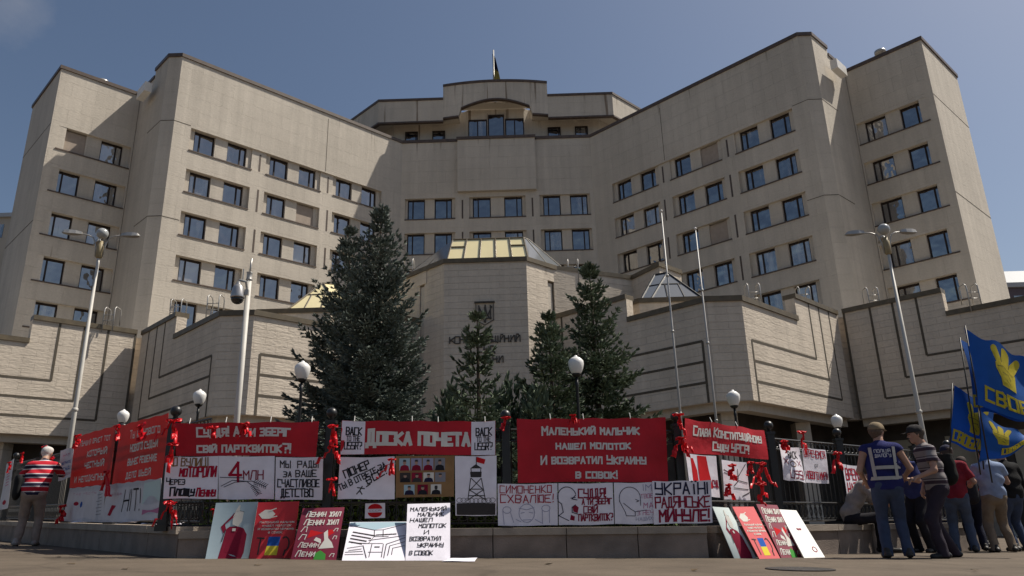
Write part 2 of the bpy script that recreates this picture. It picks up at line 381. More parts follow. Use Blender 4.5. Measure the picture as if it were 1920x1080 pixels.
# horizontal and vertical movement joints in the cladding
jt = BM()
for mm in (1, -1):
    for (A, B, zs) in ((T2, T3, (27.9, 20.4)), ((23.5, 45.9), (25.3, 47.6), (28.0, 20.6)), ((22.5, 45.9), (23.5, 45.9), (28.0, 20.6))):
        F = Facade((A[0]*mm, A[1]), (B[0]*mm, B[1]))
        if A == T2: F.n = np.array([.684*mm, -.729, 0])
        for z in zs: F.box(jt, 0.01, F.L-.01, .0, .012, z, z+.05)
    F = Facade((J[0]*mm, J[1]), (C[0]*mm, C[1]))
    F.box(jt, 7.55, 7.59, 0, .01, 28., 32.9)
    F.box(jt, 18.52, LW, 0, .012, 28., 28.04); F.box(jt, 18.52, LW, 0, .012, 20.6, 20.64)
jt.build('cladding_joint', M_GROOVE, court)
# roof copings
cp = BM()
main = [(-25.3, 47.6), (-23.5, 45.9), (-22.5, 45.9), (-8.56, 59.8), (-3.5, 59.8), (-3.5, 59.45), (3.5, 59.45), (3.5, 59.8), (8.56, 59.8), (22.5, 45.9), (23.5, 45.9), (25.3, 47.6)]
cp.sweep(main, .09, -1.05, H, H+.28)
for mm in (1, -1):
    f = (lambda P: P if mm == 1 else [(-x, y) for x, y in P][::-1])
    cp.sweep(f([(25.3, 47.6), (27.25, 49.45)]), .08, -1.0, HT+.35, HT+.6)
    cp.sweep(f([T1, T2, T3, (36.4, 62)]), .09, -1.05, HT, HT+.27)
cp.build('roof_coping', M_COPE, court)
# roof slabs closing the volumes
rf = BM()
rf.prism([(-8.4, 60.6), (8.4, 60.6), (22.6, 46.7), (23.4, 46.7), (26.9, 50.2), (26, 66), (-26, 66), (-26.9, 50.2), (-23.4, 46.7), (-22.6, 46.7)], 31.2, 31.6)
for mm in (1, -1):
    f = (lambda P: [(x*mm, y) for x, y in P])
    rf.prism(f([(27.1, 50.2), (31.07, 46.5), (35.5, 50.6), (35.5, 61.9), (27.1, 61.9)]), 31.0, 31.4)
    rf.prism(f([(25.5, 61.9), (36.4, 61.9), (36.4, 66), (25.5, 66)]), 8, 31.3)
rf.build('roof', M_ROOF, court)
# penthouse: fascia over a recessed gallery
ph = BM(); pc = BM(); pw = BM()
side = [(-16.2, 65.1), (-10.85, 59.8), (-4.85, 59.8)]
ph.sweep(side, 0, -.6, 35.55, 37.72); pc.sweep(side, .08, -.7, 37.72, 37.95); pc.sweep(side, .05, -.3, 35.4, 35.55)
sideR = [(4.85, 59.8), (10.85, 59.8), (16.2, 65.1)]
ph.sweep(sideR, 0, -.6, 35.55, 37.72); pc.sweep(sideR, .08, -.7, 37.72, 37.95); pc.sweep(sideR, .05, -.3, 35.4, 35.55)
# bowed centre piece with an arched opening
def bow(x): return 59.8-.55*(1-(x/4.85)**2)
nx = 40; X = [-4.85+9.7*i/nx for i in range(nx+1)]
def lowz(x):
    if abs(x) > 3.3: return 35.85
    return 36.62+.76*math.cos(x/3.3*math.pi/2)**1.0
V = []; Fq = []
for x in X: V += [(x, bow(x), lowz(x)), (x, bow(x), 39.1), (x, bow(x)+.6, lowz(x)), (x, bow(x)+.6, 39.1)]
for i in range(nx):
    a, b = 4*i, 4*i+4
    Fq += [(a, b, b+1, a+1), (a+2, a+3, b+3, b+2), (a, a+2, b+2, b), (a+1, b+1, b+3, a+3)]
Fq += [(0, 1, 3, 2), (4*nx, 4*nx+2, 4*nx+3, 4*nx+1)]
ph.add(V, Fq)
bc = [(x, bow(x)) for x in X]
pc.sweep(bc, .08, -.7, 39.1, 39.34)
def strip(mb, xs, zf, d0, d1, h):
    V = []; F = []
    for x in xs:
        y = bow(x); z = zf(x); V += [(x, y-d0, z-h), (x, y-d0, z), (x, y+d1, z), (x, y+d1, z-h)]
    for i in range(len(xs)-1):
        a, b = 4*i, 4*i+4; F += [(a, b, b+1, a+1), (a+1, b+1, b+2, a+2), (a+3, a+2, b+2, b+3), (a, a+3, b+3, b)]
    F += [(0, 1, 2, 3), (4*len(xs)-4, 4*len(xs)-1, 4*len(xs)-2, 4*len(xs)-3)]
    mb.add(V, F)
strip(pc, [x for x in X if abs(x) < 3.32], lowz, .05, .3, .14)
for sgn in (-1, 1): strip(pc, [sgn*q for q in (4.85, 4.4, 3.9, 3.4)][::sgn*-1], lambda x: 35.85, .05, .3, .14)
# back wall of the gallery, soffits
pw.sweep([(-14.6, 66.2), (-9.6, 61.2), (-3.1, 61.2), (-2.6, 60.9), (2.6, 60.9), (3.1, 61.2), (9.6, 61.2), (14.6, 66.2)], 0, -.5, 31.6, 37.2)
pw.prism([(-15.6, 65.1), (-10.7, 60.2), (-3.4, 60.2), (-3.4, 61.3), (-9.7, 61.3), (-13.6, 65.2)], 36.0, 36.2)
pw.prism([(15.6, 65.1), (10.7, 60.2), (3.4, 60.2), (3.4, 61.3), (9.7, 61.3), (13.6, 65.2)], 36.0, 36.2)
pw.abox(-3.3, 3.3, 59.9, 61.0, 37.25, 37.4)
pw.build('gallery_wall', M_UP, court)
ph.build('penthouse_fascia', M_UP, court); pc.build('penthouse_coping', M_COPE, court)
Fp = Facade((-9.6, 61.2), (9.6, 61.2))
for c in (-7.95, -5.4, 5.4, 7.95): window(Fp, 9.6+c-.6, 9.6+c+.6, 33.9, 35.25, .0, [.85])
Fc = Facade((-2.6, 60.9), (2.6, 60.9))
window(Fc, .0, 1.75, 33.5, 36.1, .02, [.5]); window(Fc, 1.85, 3.35, 33.5, 36.55, .05, []); window(Fc, 3.45, 5.2, 33.5, 36.1, .02, [.5])
bb = BM()
Fc.box(bb, 1.77, 1.84, 0, .22, 33.4, 36.7); Fc.box(bb, 3.36, 3.43, 0, .22, 33.4, 36.7)
bb.build('bay_mullion', M_BLIND, court)

# ---- podium
ZL, ZH, ZB = 9.0, 10.15, 4.66
outer = [(9.9, 30.9), (11.4, 30.9), (18.85, 38.35)]
pod = BM(); pcop = BM(); grv = BM(); sof = BM()
for mm in (1, -1):
    f = (lambda P: P if mm == 1 else [(-x, y) for x, y in P][::-1])
    nt_ = (11.4+5.3*.7071, 30.9+5.3*.7071)      # where the low stretch ends
    inl = (9.9-4.3*.7071, 30.9+4.3*.7071)
    ie = (2.9, 37.9)
    low = [inl, (9.9, 30.9), (11.4, 30.9), nt_]
    hi = [nt_, (18.6, 38.1)]
    hin = [ie, inl]
    pod.sweep(f([ie]+low[1:3]+[(18.6, 38.1)]), 0, -.5, ZB, ZL)
    pod.sweep(f(hi), 0, -.5, ZL, ZH); pod.sweep(f(hin), 0, -.5, ZL, ZH)
    pcop.sweep(f(low), .08, -.6, ZL, ZL+.24); pcop.sweep(f(hi), .08, -.6, ZH, ZH+.24); pcop.sweep(f(hin), .08, -.6, ZH, ZH+.24)
    # tower podium
    tA = (18.95, 38.2); tn = (18.95+4.85*.7071, 38.2-4.85*.7071); tB = (18.95+11.5*.7071, 38.2-11.5*.7071); tC = (tB[0]+9, tB[1]+9)
    pod.sweep(f([tA, tB, tC]), 0, -.5, ZB, ZL+.05); pod.sweep(f([tA, tn]), 0, -.5, ZL+.05, ZH+.1)
    pcop.sweep(f([tA, tn]), .08, -.6, ZH+.1, ZH+.34); pcop.sweep(f([tn, tB, tC]), .08, -.6, ZL+.05, ZL+.29)
    # slot in the concave corner
    pod.abox(*sorted((mm*18.55, mm*19.3)), 38.6, 39.2, ZB, ZH)
    # second parapet set back on the roof
    pod.sweep(f([(4.4, 39), (7.6, 34.7), (11.2, 34.7), (15.3, 38.8), (18.6, 42.3)]), 0, -.4, 8.6, ZH); pcop.sweep(f([(4.4, 39), (7.6, 34.7), (11.2, 34.7), (15.3, 38.8), (18.6, 42.3)]), .07, -.5, ZH, ZH+.24)
    # slabs
    S = lambda P: [(x*mm, y) for x, y in P]
    sof.prism(S([(3.3, 38.3), (9.9, 31.5), (11.2, 31.5), (18.4, 38.7), (18.4, 46), (3.3, 46)]), 4.9, 8.5)
    sof.prism(S([(18.6, 39.3), (27, 30.9), (35, 39), (35, 46), (18.6, 46)]), 4.9, 8.5)
    # lower fascia beam under the walls
    sof.sweep(f([(3.3, 38.0), (9.95, 31.35), (11.3, 31.35), (18.4, 38.5)]), 0, -.6, 4.3, 4.9); sof.sweep(f([(19.2, 38.5), (27.0, 30.7)]), 0, -.6, 4.3, 4.9)
    # grooves
    def gr(A, B, vs, hs):
        F = Facade((A[0]*mm, A[1]), (B[0]*mm, B[1])); g = .055
        for s_, z0, z1 in vs: F.box(grv, s_-g, s_+g, -.03, .014, z0, z1)
        for z_, s0, s1 in hs: F.box(grv, s0, s1, -.03, .011, z_-g, z_+g)
    z1, z2, z3 = 7.32, 6.42, 5.52
    gr((11.4, 30.9), (18.85, 38.35), [(.48, ZB, z1), (10.5-3.72, z1, ZH), (10.5-2.6, z2, ZH), (10.5-1.42, z3, ZH)], [(z1, .48, 6.78), (z2, .48, 7.9), (z3, .48, 9.08)])
    gr((9.9, 30.9), (2.9, 37.9), [(.42, ZB, z1), (9.9-3.7, z1, ZH), (9.9-2.55, z2, ZH), (9.9-1.4, z3, ZH)], [(z1, .42, 6.2), (z2, .42, 7.35), (z3, .42, 8.5)])
    gr(tA, tB, [(1.4, z3, ZH+.1), (2.52, z2, ZH+.1), (3.65, z1, ZH+.1), (.05, ZB, ZH+.1)], [(z1, 3.65, 11.4), (z2, 2.52, 11.4), (z3, 1.4, 11.4)])
    # ground floor set back, piers
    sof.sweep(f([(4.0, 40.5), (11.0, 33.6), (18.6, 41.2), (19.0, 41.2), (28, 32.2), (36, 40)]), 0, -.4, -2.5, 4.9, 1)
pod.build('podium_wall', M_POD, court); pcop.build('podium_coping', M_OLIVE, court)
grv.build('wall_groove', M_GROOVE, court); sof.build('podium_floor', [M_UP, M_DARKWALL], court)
ent = BM()
for x, y in ((10.6, 32.3), (-10.6, 32.3), (15.2, 36.4), (-15.2, 36.4), (23.4, 35.6), (-23.4, 35.6), (6.5, 36.4), (-6.5, 36.4)): ent.abox(x-.35, x+.35, y-.35, y+.35, -2.5, 4.3)
ent.build('ground_floor_pier', M_UP, court)
dr = BM(); Fd = Facade((19.0, 41.2), (28, 32.2))
for s0 in (2.2, 5.2, 8.0): Fd.box(dr, s0, s0+1.7, 0.02, .08, .5, 3.6)
dr.build('door_panel', N('pale_door_curtain', (.42, .38, .30), .08, 2), court)
# ---- centre block
cb = BM(); cc = BM()
cen = [(-14, 47.4), (-2.1, 35.8), (2.15, 35.8), (3.75, 37.4), (8.1, 39.4), (9.25, 37.3), (10.7, 38.7), (10.7, 44)]
cb.sweep([(-14, 47.4), (-3.55, 37.25)], 0, -.5, -2.5, 12.9); cb.sweep([(-3.25, 36.95), (-2.1, 35.8), (2.15, 35.8), (3.25, 36.9)], 0, -.5, -2.5, 12.9)
cb.sweep([(3.6, 37.25), (8.1, 39.4), (9.25, 37.3), (10.7, 38.7), (10.7, 44)], 0, -.5, -2.5, 12.9)
for mm in (1, -1):
    F = Facade((2.15*mm, 35.8), (6*mm, 39.65)); 
    F.box(cb, 1.45, 2.25, -.9, -.45, -2.5, 12.88); F.box(cb, 1.4, 2.2, -.46, 0, 12.2, 12.898)
cb.prism([(-3, 37.1), (-2, 36.2), (2, 36.2), (3.5, 37.8), (8, 39.9), (8.5, 46), (-12, 46)], 12.3, 12.6)
cc.sweep(cen, .08, -.6, 12.9, 13.14)
cb.build('entrance_block', M_POD, court); cc.build('entrance_coping', M_OLIVE, court)
# white panel sets standing in the two slots
wp = BM()
for mm in (1, -1):
    F = Facade((2.15*mm, 35.8), (6*mm, 39.65)); F.box(wp, 1.62, 1.98, -.44, -.1, 4, 12.1)
wp.build('slot_panel', M_UP, court)
# gold skylight on the entrance block
gs = empty_child = None
def child(name, mb, m, parent=court, **k): return mb.build(name, m, parent, **k)
gl = BM()
def panel(mb, q, th=.06, m=0):
    q = [np.array(a, float) for a in q]; n = np.cross(q[1]-q[0], q[3]-q[0]); n /= np.linalg.norm(n)
    mb.add(q+[a-n*th for a in q], [(0, 1, 2, 3), (7, 6, 5, 4), (0, 4, 5, 1), (1, 5, 6, 2), (2, 6, 7, 3), (3, 7, 4, 0)], m)
def bil(q, u, v):
    q = [np.array(a, float) for a in q]; return (q[0]*(1-u)+q[1]*u)*(1-v)+(q[3]*(1-u)+q[2]*u)*v
gq = [(-1.95, 35.95, 13.15), (2.25, 35.95, 13.15), (2.05, 36.85, 14.62), (-1.75, 36.85, 14.62)]
gold = BM(); bars = BM()
panel(gold, gq)
gold.build('skylight_glass', M_GOLD, court)
gq2 = [np.array(a)+np.array([0, -.02, 0]) for a in gq]
def bar(mb, a, b, r=.045): mb.tube([a, b], r, 6)
for u in (0, .2, .4, .6, .8, 1): bar(bars, bil(gq2, u, 0), bil(gq2, u, 1))
for v in (0, 1): bar(bars, bil(gq2, 0, v), bil(gq2, 1, v))
for u in (0, .8): bar(bars, bil(gq2, u, .62), bil(gq2, u+.2, .62))
sg = BM()
lq = [(-4.6, 38.5, 13.15), (-1.97, 35.97, 13.15), (-1.77, 36.87, 14.62), (-1.9, 37.2, 14.62)]
rq = [(2.27, 35.97, 13.15), (4.3, 38.2, 13.15), (2.35, 37.2, 14.62), (2.07, 36.87, 14.62)]
panel(sg, lq); panel(sg, rq)
panel(sg, [(-1.9, 37.25, 14.62), (-1.75, 36.88, 14.62), (2.05, 36.88, 14.62), (2.35, 37.25, 14.62)][::1]); panel(sg, [(-4.6, 38.5, 13.15), (-1.9, 37.25, 14.62), (2.35, 37.25, 14.62), (4.3, 38.2, 13.15)][::-1])
for q in (lq, rq):
    for e in range(4): bar(bars, q[e], q[(e+1) % 4], .035)
    bar(bars, bil(q, .5, 0), bil(q, .5, 1), .03)
sg.build('skylight_side', M_SKYG, court); bars.build('skylight_bar', M_OLIVE, court)
for mm, gm in ((1, M_SKYG), (-1, M_GOLD)):
    py = BM(); pb = BM(); S = lambda p: (p[0]*mm+(.95 if mm < 0 else 0), p[1], p[2])
    a, b, c, d = [S(q) for q in ((7.75, 35.2, 10.4), (8.25, 34.95, 10.4), (10.75, 34.95, 10.4), (10.75, 38, 10.4))]
    t, t2 = S((9.5, 36.6, 12.3)), S((8.9, 36.9, 12.3)); e = S((7.75, 38, 10.4))
    for tri in ((b, c, t), (a, b, t, t2), (c, d, t), (d, e, t2, t), (e, a, t2)):
        py.add(tri, [tuple(range(len(tri)))])
    for i, j in ((a, b), (b, c), (b, t), (c, t), (t, t2), (a, t2), (c, d)): pb.tube([i, j], .06, 6)
    mid = lambda p_, q_, k=.5: np.array(p_)*(1-k)+np.array(q_)*k
    pb.tube([mid(b, t, .55), mid(c, t, .55)], .04, 6); pb.tube([mid(a, t2, .55), mid(b, t, .55)], .04, 6)
    pb.tube([mid(b, c, .33), mid(mid(b, t, .55), mid(c, t, .55), .2)], .04, 6); pb.tube([mid(b, c, .67), mid(mid(b, t, .55), mid(c, t, .55), .8)], .04, 6)
    py.build('pyramid_skylight', gm, court); pb.build('pyramid_bar', M_BLACK if mm == 1 else M_OLIVE, court)
# roof ladders: two hooped handrails each
def ladder(u, v, y, s=.85):
    P = at_depth(u, v, y); m_ = MB(); h = .95*s
    for dx in (-.32*s, .32*s):
        x = P[0]+dx; m_.tube([(x, P[1]-.1, P[2]-.6), (x, P[1]-.1, P[2]+h*.85), (x, P[1]+.03, P[2]+h), (x, P[1]+.42, P[2]+h*.95), (x, P[1]+.5, P[2]+h*.75), (x, P[1]+.5, P[2]-.1)], .028, 6)
    for z in (.05, .4): m_.tube([(P[0]-.32*s, P[1]-.1, P[2]+z*s), (P[0]+.32*s, P[1]-.1, P[2]+z*s)], .022, 6)
    m_.build('roof_ladder', M_STEEL, court, smooth=True)
for u, v, y in ((205, 603, 37), (330, 588, 36.3), (400, 583, 33), (765, 510, 39), (1075, 512, 38), (1415, 562, 33), (1510, 565, 36.5), (1638, 566, 37.5), (1825, 562, 34)): ladder(u, v, y)
# overflow boxes high on the inner end walls
ob = BM()
ob.box((24.9, 46.7, 30.9), (1.2, 1.2, 0), (.35, -.35, 0), (0, 0, .75)); ob.box((-24.9, 46.7, 30.9), (-1.2, 1.2, 0), (-.35, -.35, 0), (0, 0, .75))
ob.build('overflow_box', M_WHITE, court)
# emblem and lettering on the entrance block
def strokes_to(mb, lines, fn, wd, off0, step=.0005):
    k = 0
    for L in lines:
        for a, b in zip(L[:-1], L[1:]):
            a = np.array(a, float); b = np.array(b, float); d = b-a; l = np.linalg.norm(d)
            if l < 1e-6: d = np.array([1., 0]); l = 1e-6
            d = d/max(l, 1e-6) if l > 1e-6 else np.array([1., 0]); n = np.array([-d[1], d[0]])*wd/2; e = d*wd/2
            nseg = 1
            q = [a-e-n, b+e-n, b+e+n, a-e+n]; o = off0+(k % 14)*step; k += 1
            mb.add([fn(p_[0], p_[1], o) for p_ in q], [(0, 1, 2, 3)])

# ------------------------------------------------------------------ stroke lettering (grid 4 wide, baseline 1, cap height 7)
GL = {'А': '012741 1333', 'Б': '470701414404', 'В': '01073746453443423101 0434', 'Г': '010747', 'Д': '00014140 11173731', 'Е': '47070141 0434',
 'Ё': '47070141 0434 1818 3838', 'Ж': '0147 0741 2127', 'З': '07374645344342310 1434', 'И': '07014741', 'Й': '07014741 1838', 'К': '0107 4704 0441',
 'Л': '01174741', 'М': '0107244741', 'Н': '0107 4147 0444', 'О': '0107474101', 'П': '01074741', 'Р': '0107474404', 'С': '47070141', 'Т': '0747 2127',
 'У': '070444 474101', 'Ф': '0646430306 2127', 'Х': '0147 0741', 'Ц': '070141505 4147', 'Ч': '070444 4147', 'Ш': '07014147 2127', 'Щ': '07014147 2127 4150',
 'Ь': '0701414404', 'Ы': '0701313404 5157', 'Ю': '0107 0414 1117474111', 'Я': '4147070444 2401', 'Є': '47070141 0434', 'Э': '07474101 1444', 'І': '0107', 'Ї': '1116 0808 2828',
 'C': '47070141', 'S': '470704444101', 'R': '0107474404 2441', 'U': '07014147', '4': '3137 370343', '!': '0307 0101', '?': '0747442423 2121', '.': '0101', ',': '0100', "'": '0706', 'V': '072147', '-': '0444'}
GL['З'] = '073746453443423101 1434'; GL['Ц'] = '07014150 4147'
for a_, b_ in zip('ABEKMHOPTX', 'АВЕКМНОРТХ'): GL[a_] = GL[b_]
def glyph(ch):
    return [[(int(t[i]), int(t[i+1])-1) for i in range(0, len(t)-1, 2)] for t in GL.get(ch, '').split()]
def layout(text, small=True, rnd=None, jit=0., gap=1.5, slant=0.):
    """lines of text as polylines; lower case letters become small capitals"""
    x = 0.; out = []
    for ch in text:
        if ch == ' ': x += 3.0; continue
        low = ch.islower(); k = .78 if (low and small) else 1.
        G = glyph(ch.upper())
        if not G: continue
        wmax = max(p_[0] for L in G for p_ in L)
        for L in G:
            q = []
            for a, b in L:
                jx, jy = ((rnd.gauss(0, jit), rnd.gauss(0, jit)) if rnd else (0, 0))
                q.append((x+(a+jx)*k+slant*b*k, (b+jy)*k))
            if len(q) > 1: out.append(q)
        x += wmax*k+gap
    return out, max(x-gap, .1)

# ------------------------------------------------------------------ retaining wall and fence lines (plan of the wall's street face)
WA, WB = np.array([-4.23, 9.34]), np.array([2.42, 10.41])          # front run
WL = np.array([-13.2, 18.6]); WR = np.array([8.6, 14.85])           # ends of the left and right runs
def lineframe(a, b):
    t = (b-a)/np.linalg.norm(b-a); n = np.array([t[1], -t[0]]);  n = n if n[1] < 0 else -n
    return t, n
tF, nF = lineframe(WA, WB); tL, nL = lineframe(WL, WA); tR, nR = lineframe(WB, WR)
M_PLINTH = N('granite_plinth', (.215, .175, .15), .25, 3., .75, .5, 70)
M_PLCAP = N('granite_cap', (.30, .255, .21), .18, 4., .75, .4, 60)
def wtop(x): return .438-.0168*(x+4.2)
def wtopl(x): return wtop(x)+.05+.020*max(0, -x-4.2)
def wall_run(a, b, n, label, joints, wtop=wtop):
    root = empty('retaining_wall', (*(a+b)/2, gz((a[0]+b[0])/2)), label, 'wall', 'granite retaining wall')
    L = np.linalg.norm(b-a); t = (b-a)/L; ns = joints
    def P(s, d, z): q = a+t*s+n*d; return (q[0], q[1], (wtop(q[0])-.46+z) if z > 0 else gz(q[0])+z)
    for k in range(ns):                         # blocks with open joints, following the slope
        s0, s1 = L*k/ns+.006, L*(k+1)/ns-.006
        for nm, d0, d1, z0, z1, m_ in (('block', -.55, 0, -.3, .37, M_PLINTH), ('cap_stone', -.57, .03, .372, .46, M_PLCAP)):
            mb = MB(); V = [P(s, d, z) for z in (z0, z1) for s, d in ((s0, d0), (s1, d0), (s1, d1), (s0, d1))]
            mb.add(V, [(3, 2, 1, 0), (4, 5, 6, 7), (0, 1, 5, 4), (1, 2, 6, 5), (2, 3, 7, 6), (3, 0, 4, 7)]); mb.build(nm, m_, root)
    return root
wall_run(WA, WB-tF*.03, nF, 'low granite wall below the red banners, the long run facing the street', 7)
wall_run(WL, WA-tL*.02, nL, 'low granite wall in shade behind the man in the striped shirt', 12, wtopl)
wall_run(WB+tR*.12, WR, nR, 'low sunlit granite wall behind the standing people on the right', 8)
# fence
M_POSTR = N('cast_iron_post', (.014, .014, .015), .2, 12, .4, spec=.5)
FB, FT = .46, 1.81                                  # bottom and top of the fence above the ground
def fence_run(a, b, n, stations, label, ends, wtop=wtop, FT=FT):
    t, _ = lineframe(a, b); o = -.28
    root = empty('iron_fence', (*((a+b)/2), gz((a[0]+b[0])/2)), label, 'fence', 'black iron fence on the granite wall')
    L = np.linalg.norm(b-a); t = (b-a)/L
    P = lambda s, z, d=0.: (lambda q: np.array([q[0], q[1], wtop(q[0])-.46+z]))(a+t*s+n*(o+d))
    for s in stations:
        mb = MB(); c = P(s, 0); w_ = .055
        mb.box(c+np.array([-w_, -w_, FB]), (2*w_, 0, 0), (0, 2*w_, 0), (0, 0, FT-FB)); mb.box(c+np.array([-.075, -.075, FB]), (.15, 0, 0), (0, .15, 0), (0, 0, .08)); mb.box(c+np.array([-.07, -.07, FT]), (.14, 0, 0), (0, .14, 0), (0, 0, .04))
        p_ = mb.build('post', M_POSTR, root)
        bl = MB(); bl.lathe(c+np.array([0, 0, FT+.04]), [(.03, 0), (.03, .03)]+[(.072*math.sin(q), .10-.072*math.cos(q)) for q in [math.pi*(.15+.85*i/8) for i in range(9)]], 14); bl.build('ball_finial', M_POSTR, p_, smooth=True)
    st = sorted(stations)
    edges = [0.]+st+[L] if ends else st
    for s0, s1 in zip(edges[:-1], edges[1:]):
        if s1-s0 < .3: continue
        s0 += .07; s1 -= .07; mb = MB()
        for z in (FB+.06, FB+.33, FT-.22, FT-.06): mb.tube([P(s0, z), P(s1, z)], .016, 6)
        nb = max(2, int((s1-s0)/.115))
        for i in range(nb+1):
            s = s0+(s1-s0)*i/nb; mb.tube([P(s, FB+.05), P(s, FT-.06)], .0085, 5)
            if i < nb:
                sm = s+(s1-s0)/nb/2; R_ = (s1-s0)/nb
                mb.tube([P(s+R_*.5+R_*.42*math.cos(q), FT-.14+.052*math.sin(q)) for q in [math.pi*2*j/8 for j in range(9)]], .006, 4, cap=False)
                mb.tube([P(s+R_*.5+R_*.8*math.cos(q), FB+.2+.11*math.sin(q)) for q in [math.pi*2*j/10 for j in range(11)]], .007, 4, cap=False)
        mb.build('railing_panel', M_POSTR, root)
    return P
def st_of(a, b, us, v=800):
    t, n = lineframe(a, b); out = []
    for u in us:
        X = on_plane(u, v, (*(a+n*-.28), 0), (*n, 0)); out.append(float((X[:2]-a)@t))
    return out
fence_run(WA, WB, nF, st_of(WA, WB, (327, 621, 948, 1268)), 'black iron fence carrying the wide red banners along the front wall', False)
sl_ = st_of(WL, WA, (30, 82, 143, 222), 860); fence_run(WL, WA, nL, sl_, 'black iron fence going away to the left behind the striped shirt', True, wtopl, FT+.05)
fence_run(WB, WR, nR, st_of(WB, WR, (1441, 1567, 1706))+[np.linalg.norm(WR-WB)-.1], 'black iron fence with arched lattice going away to the right', True)

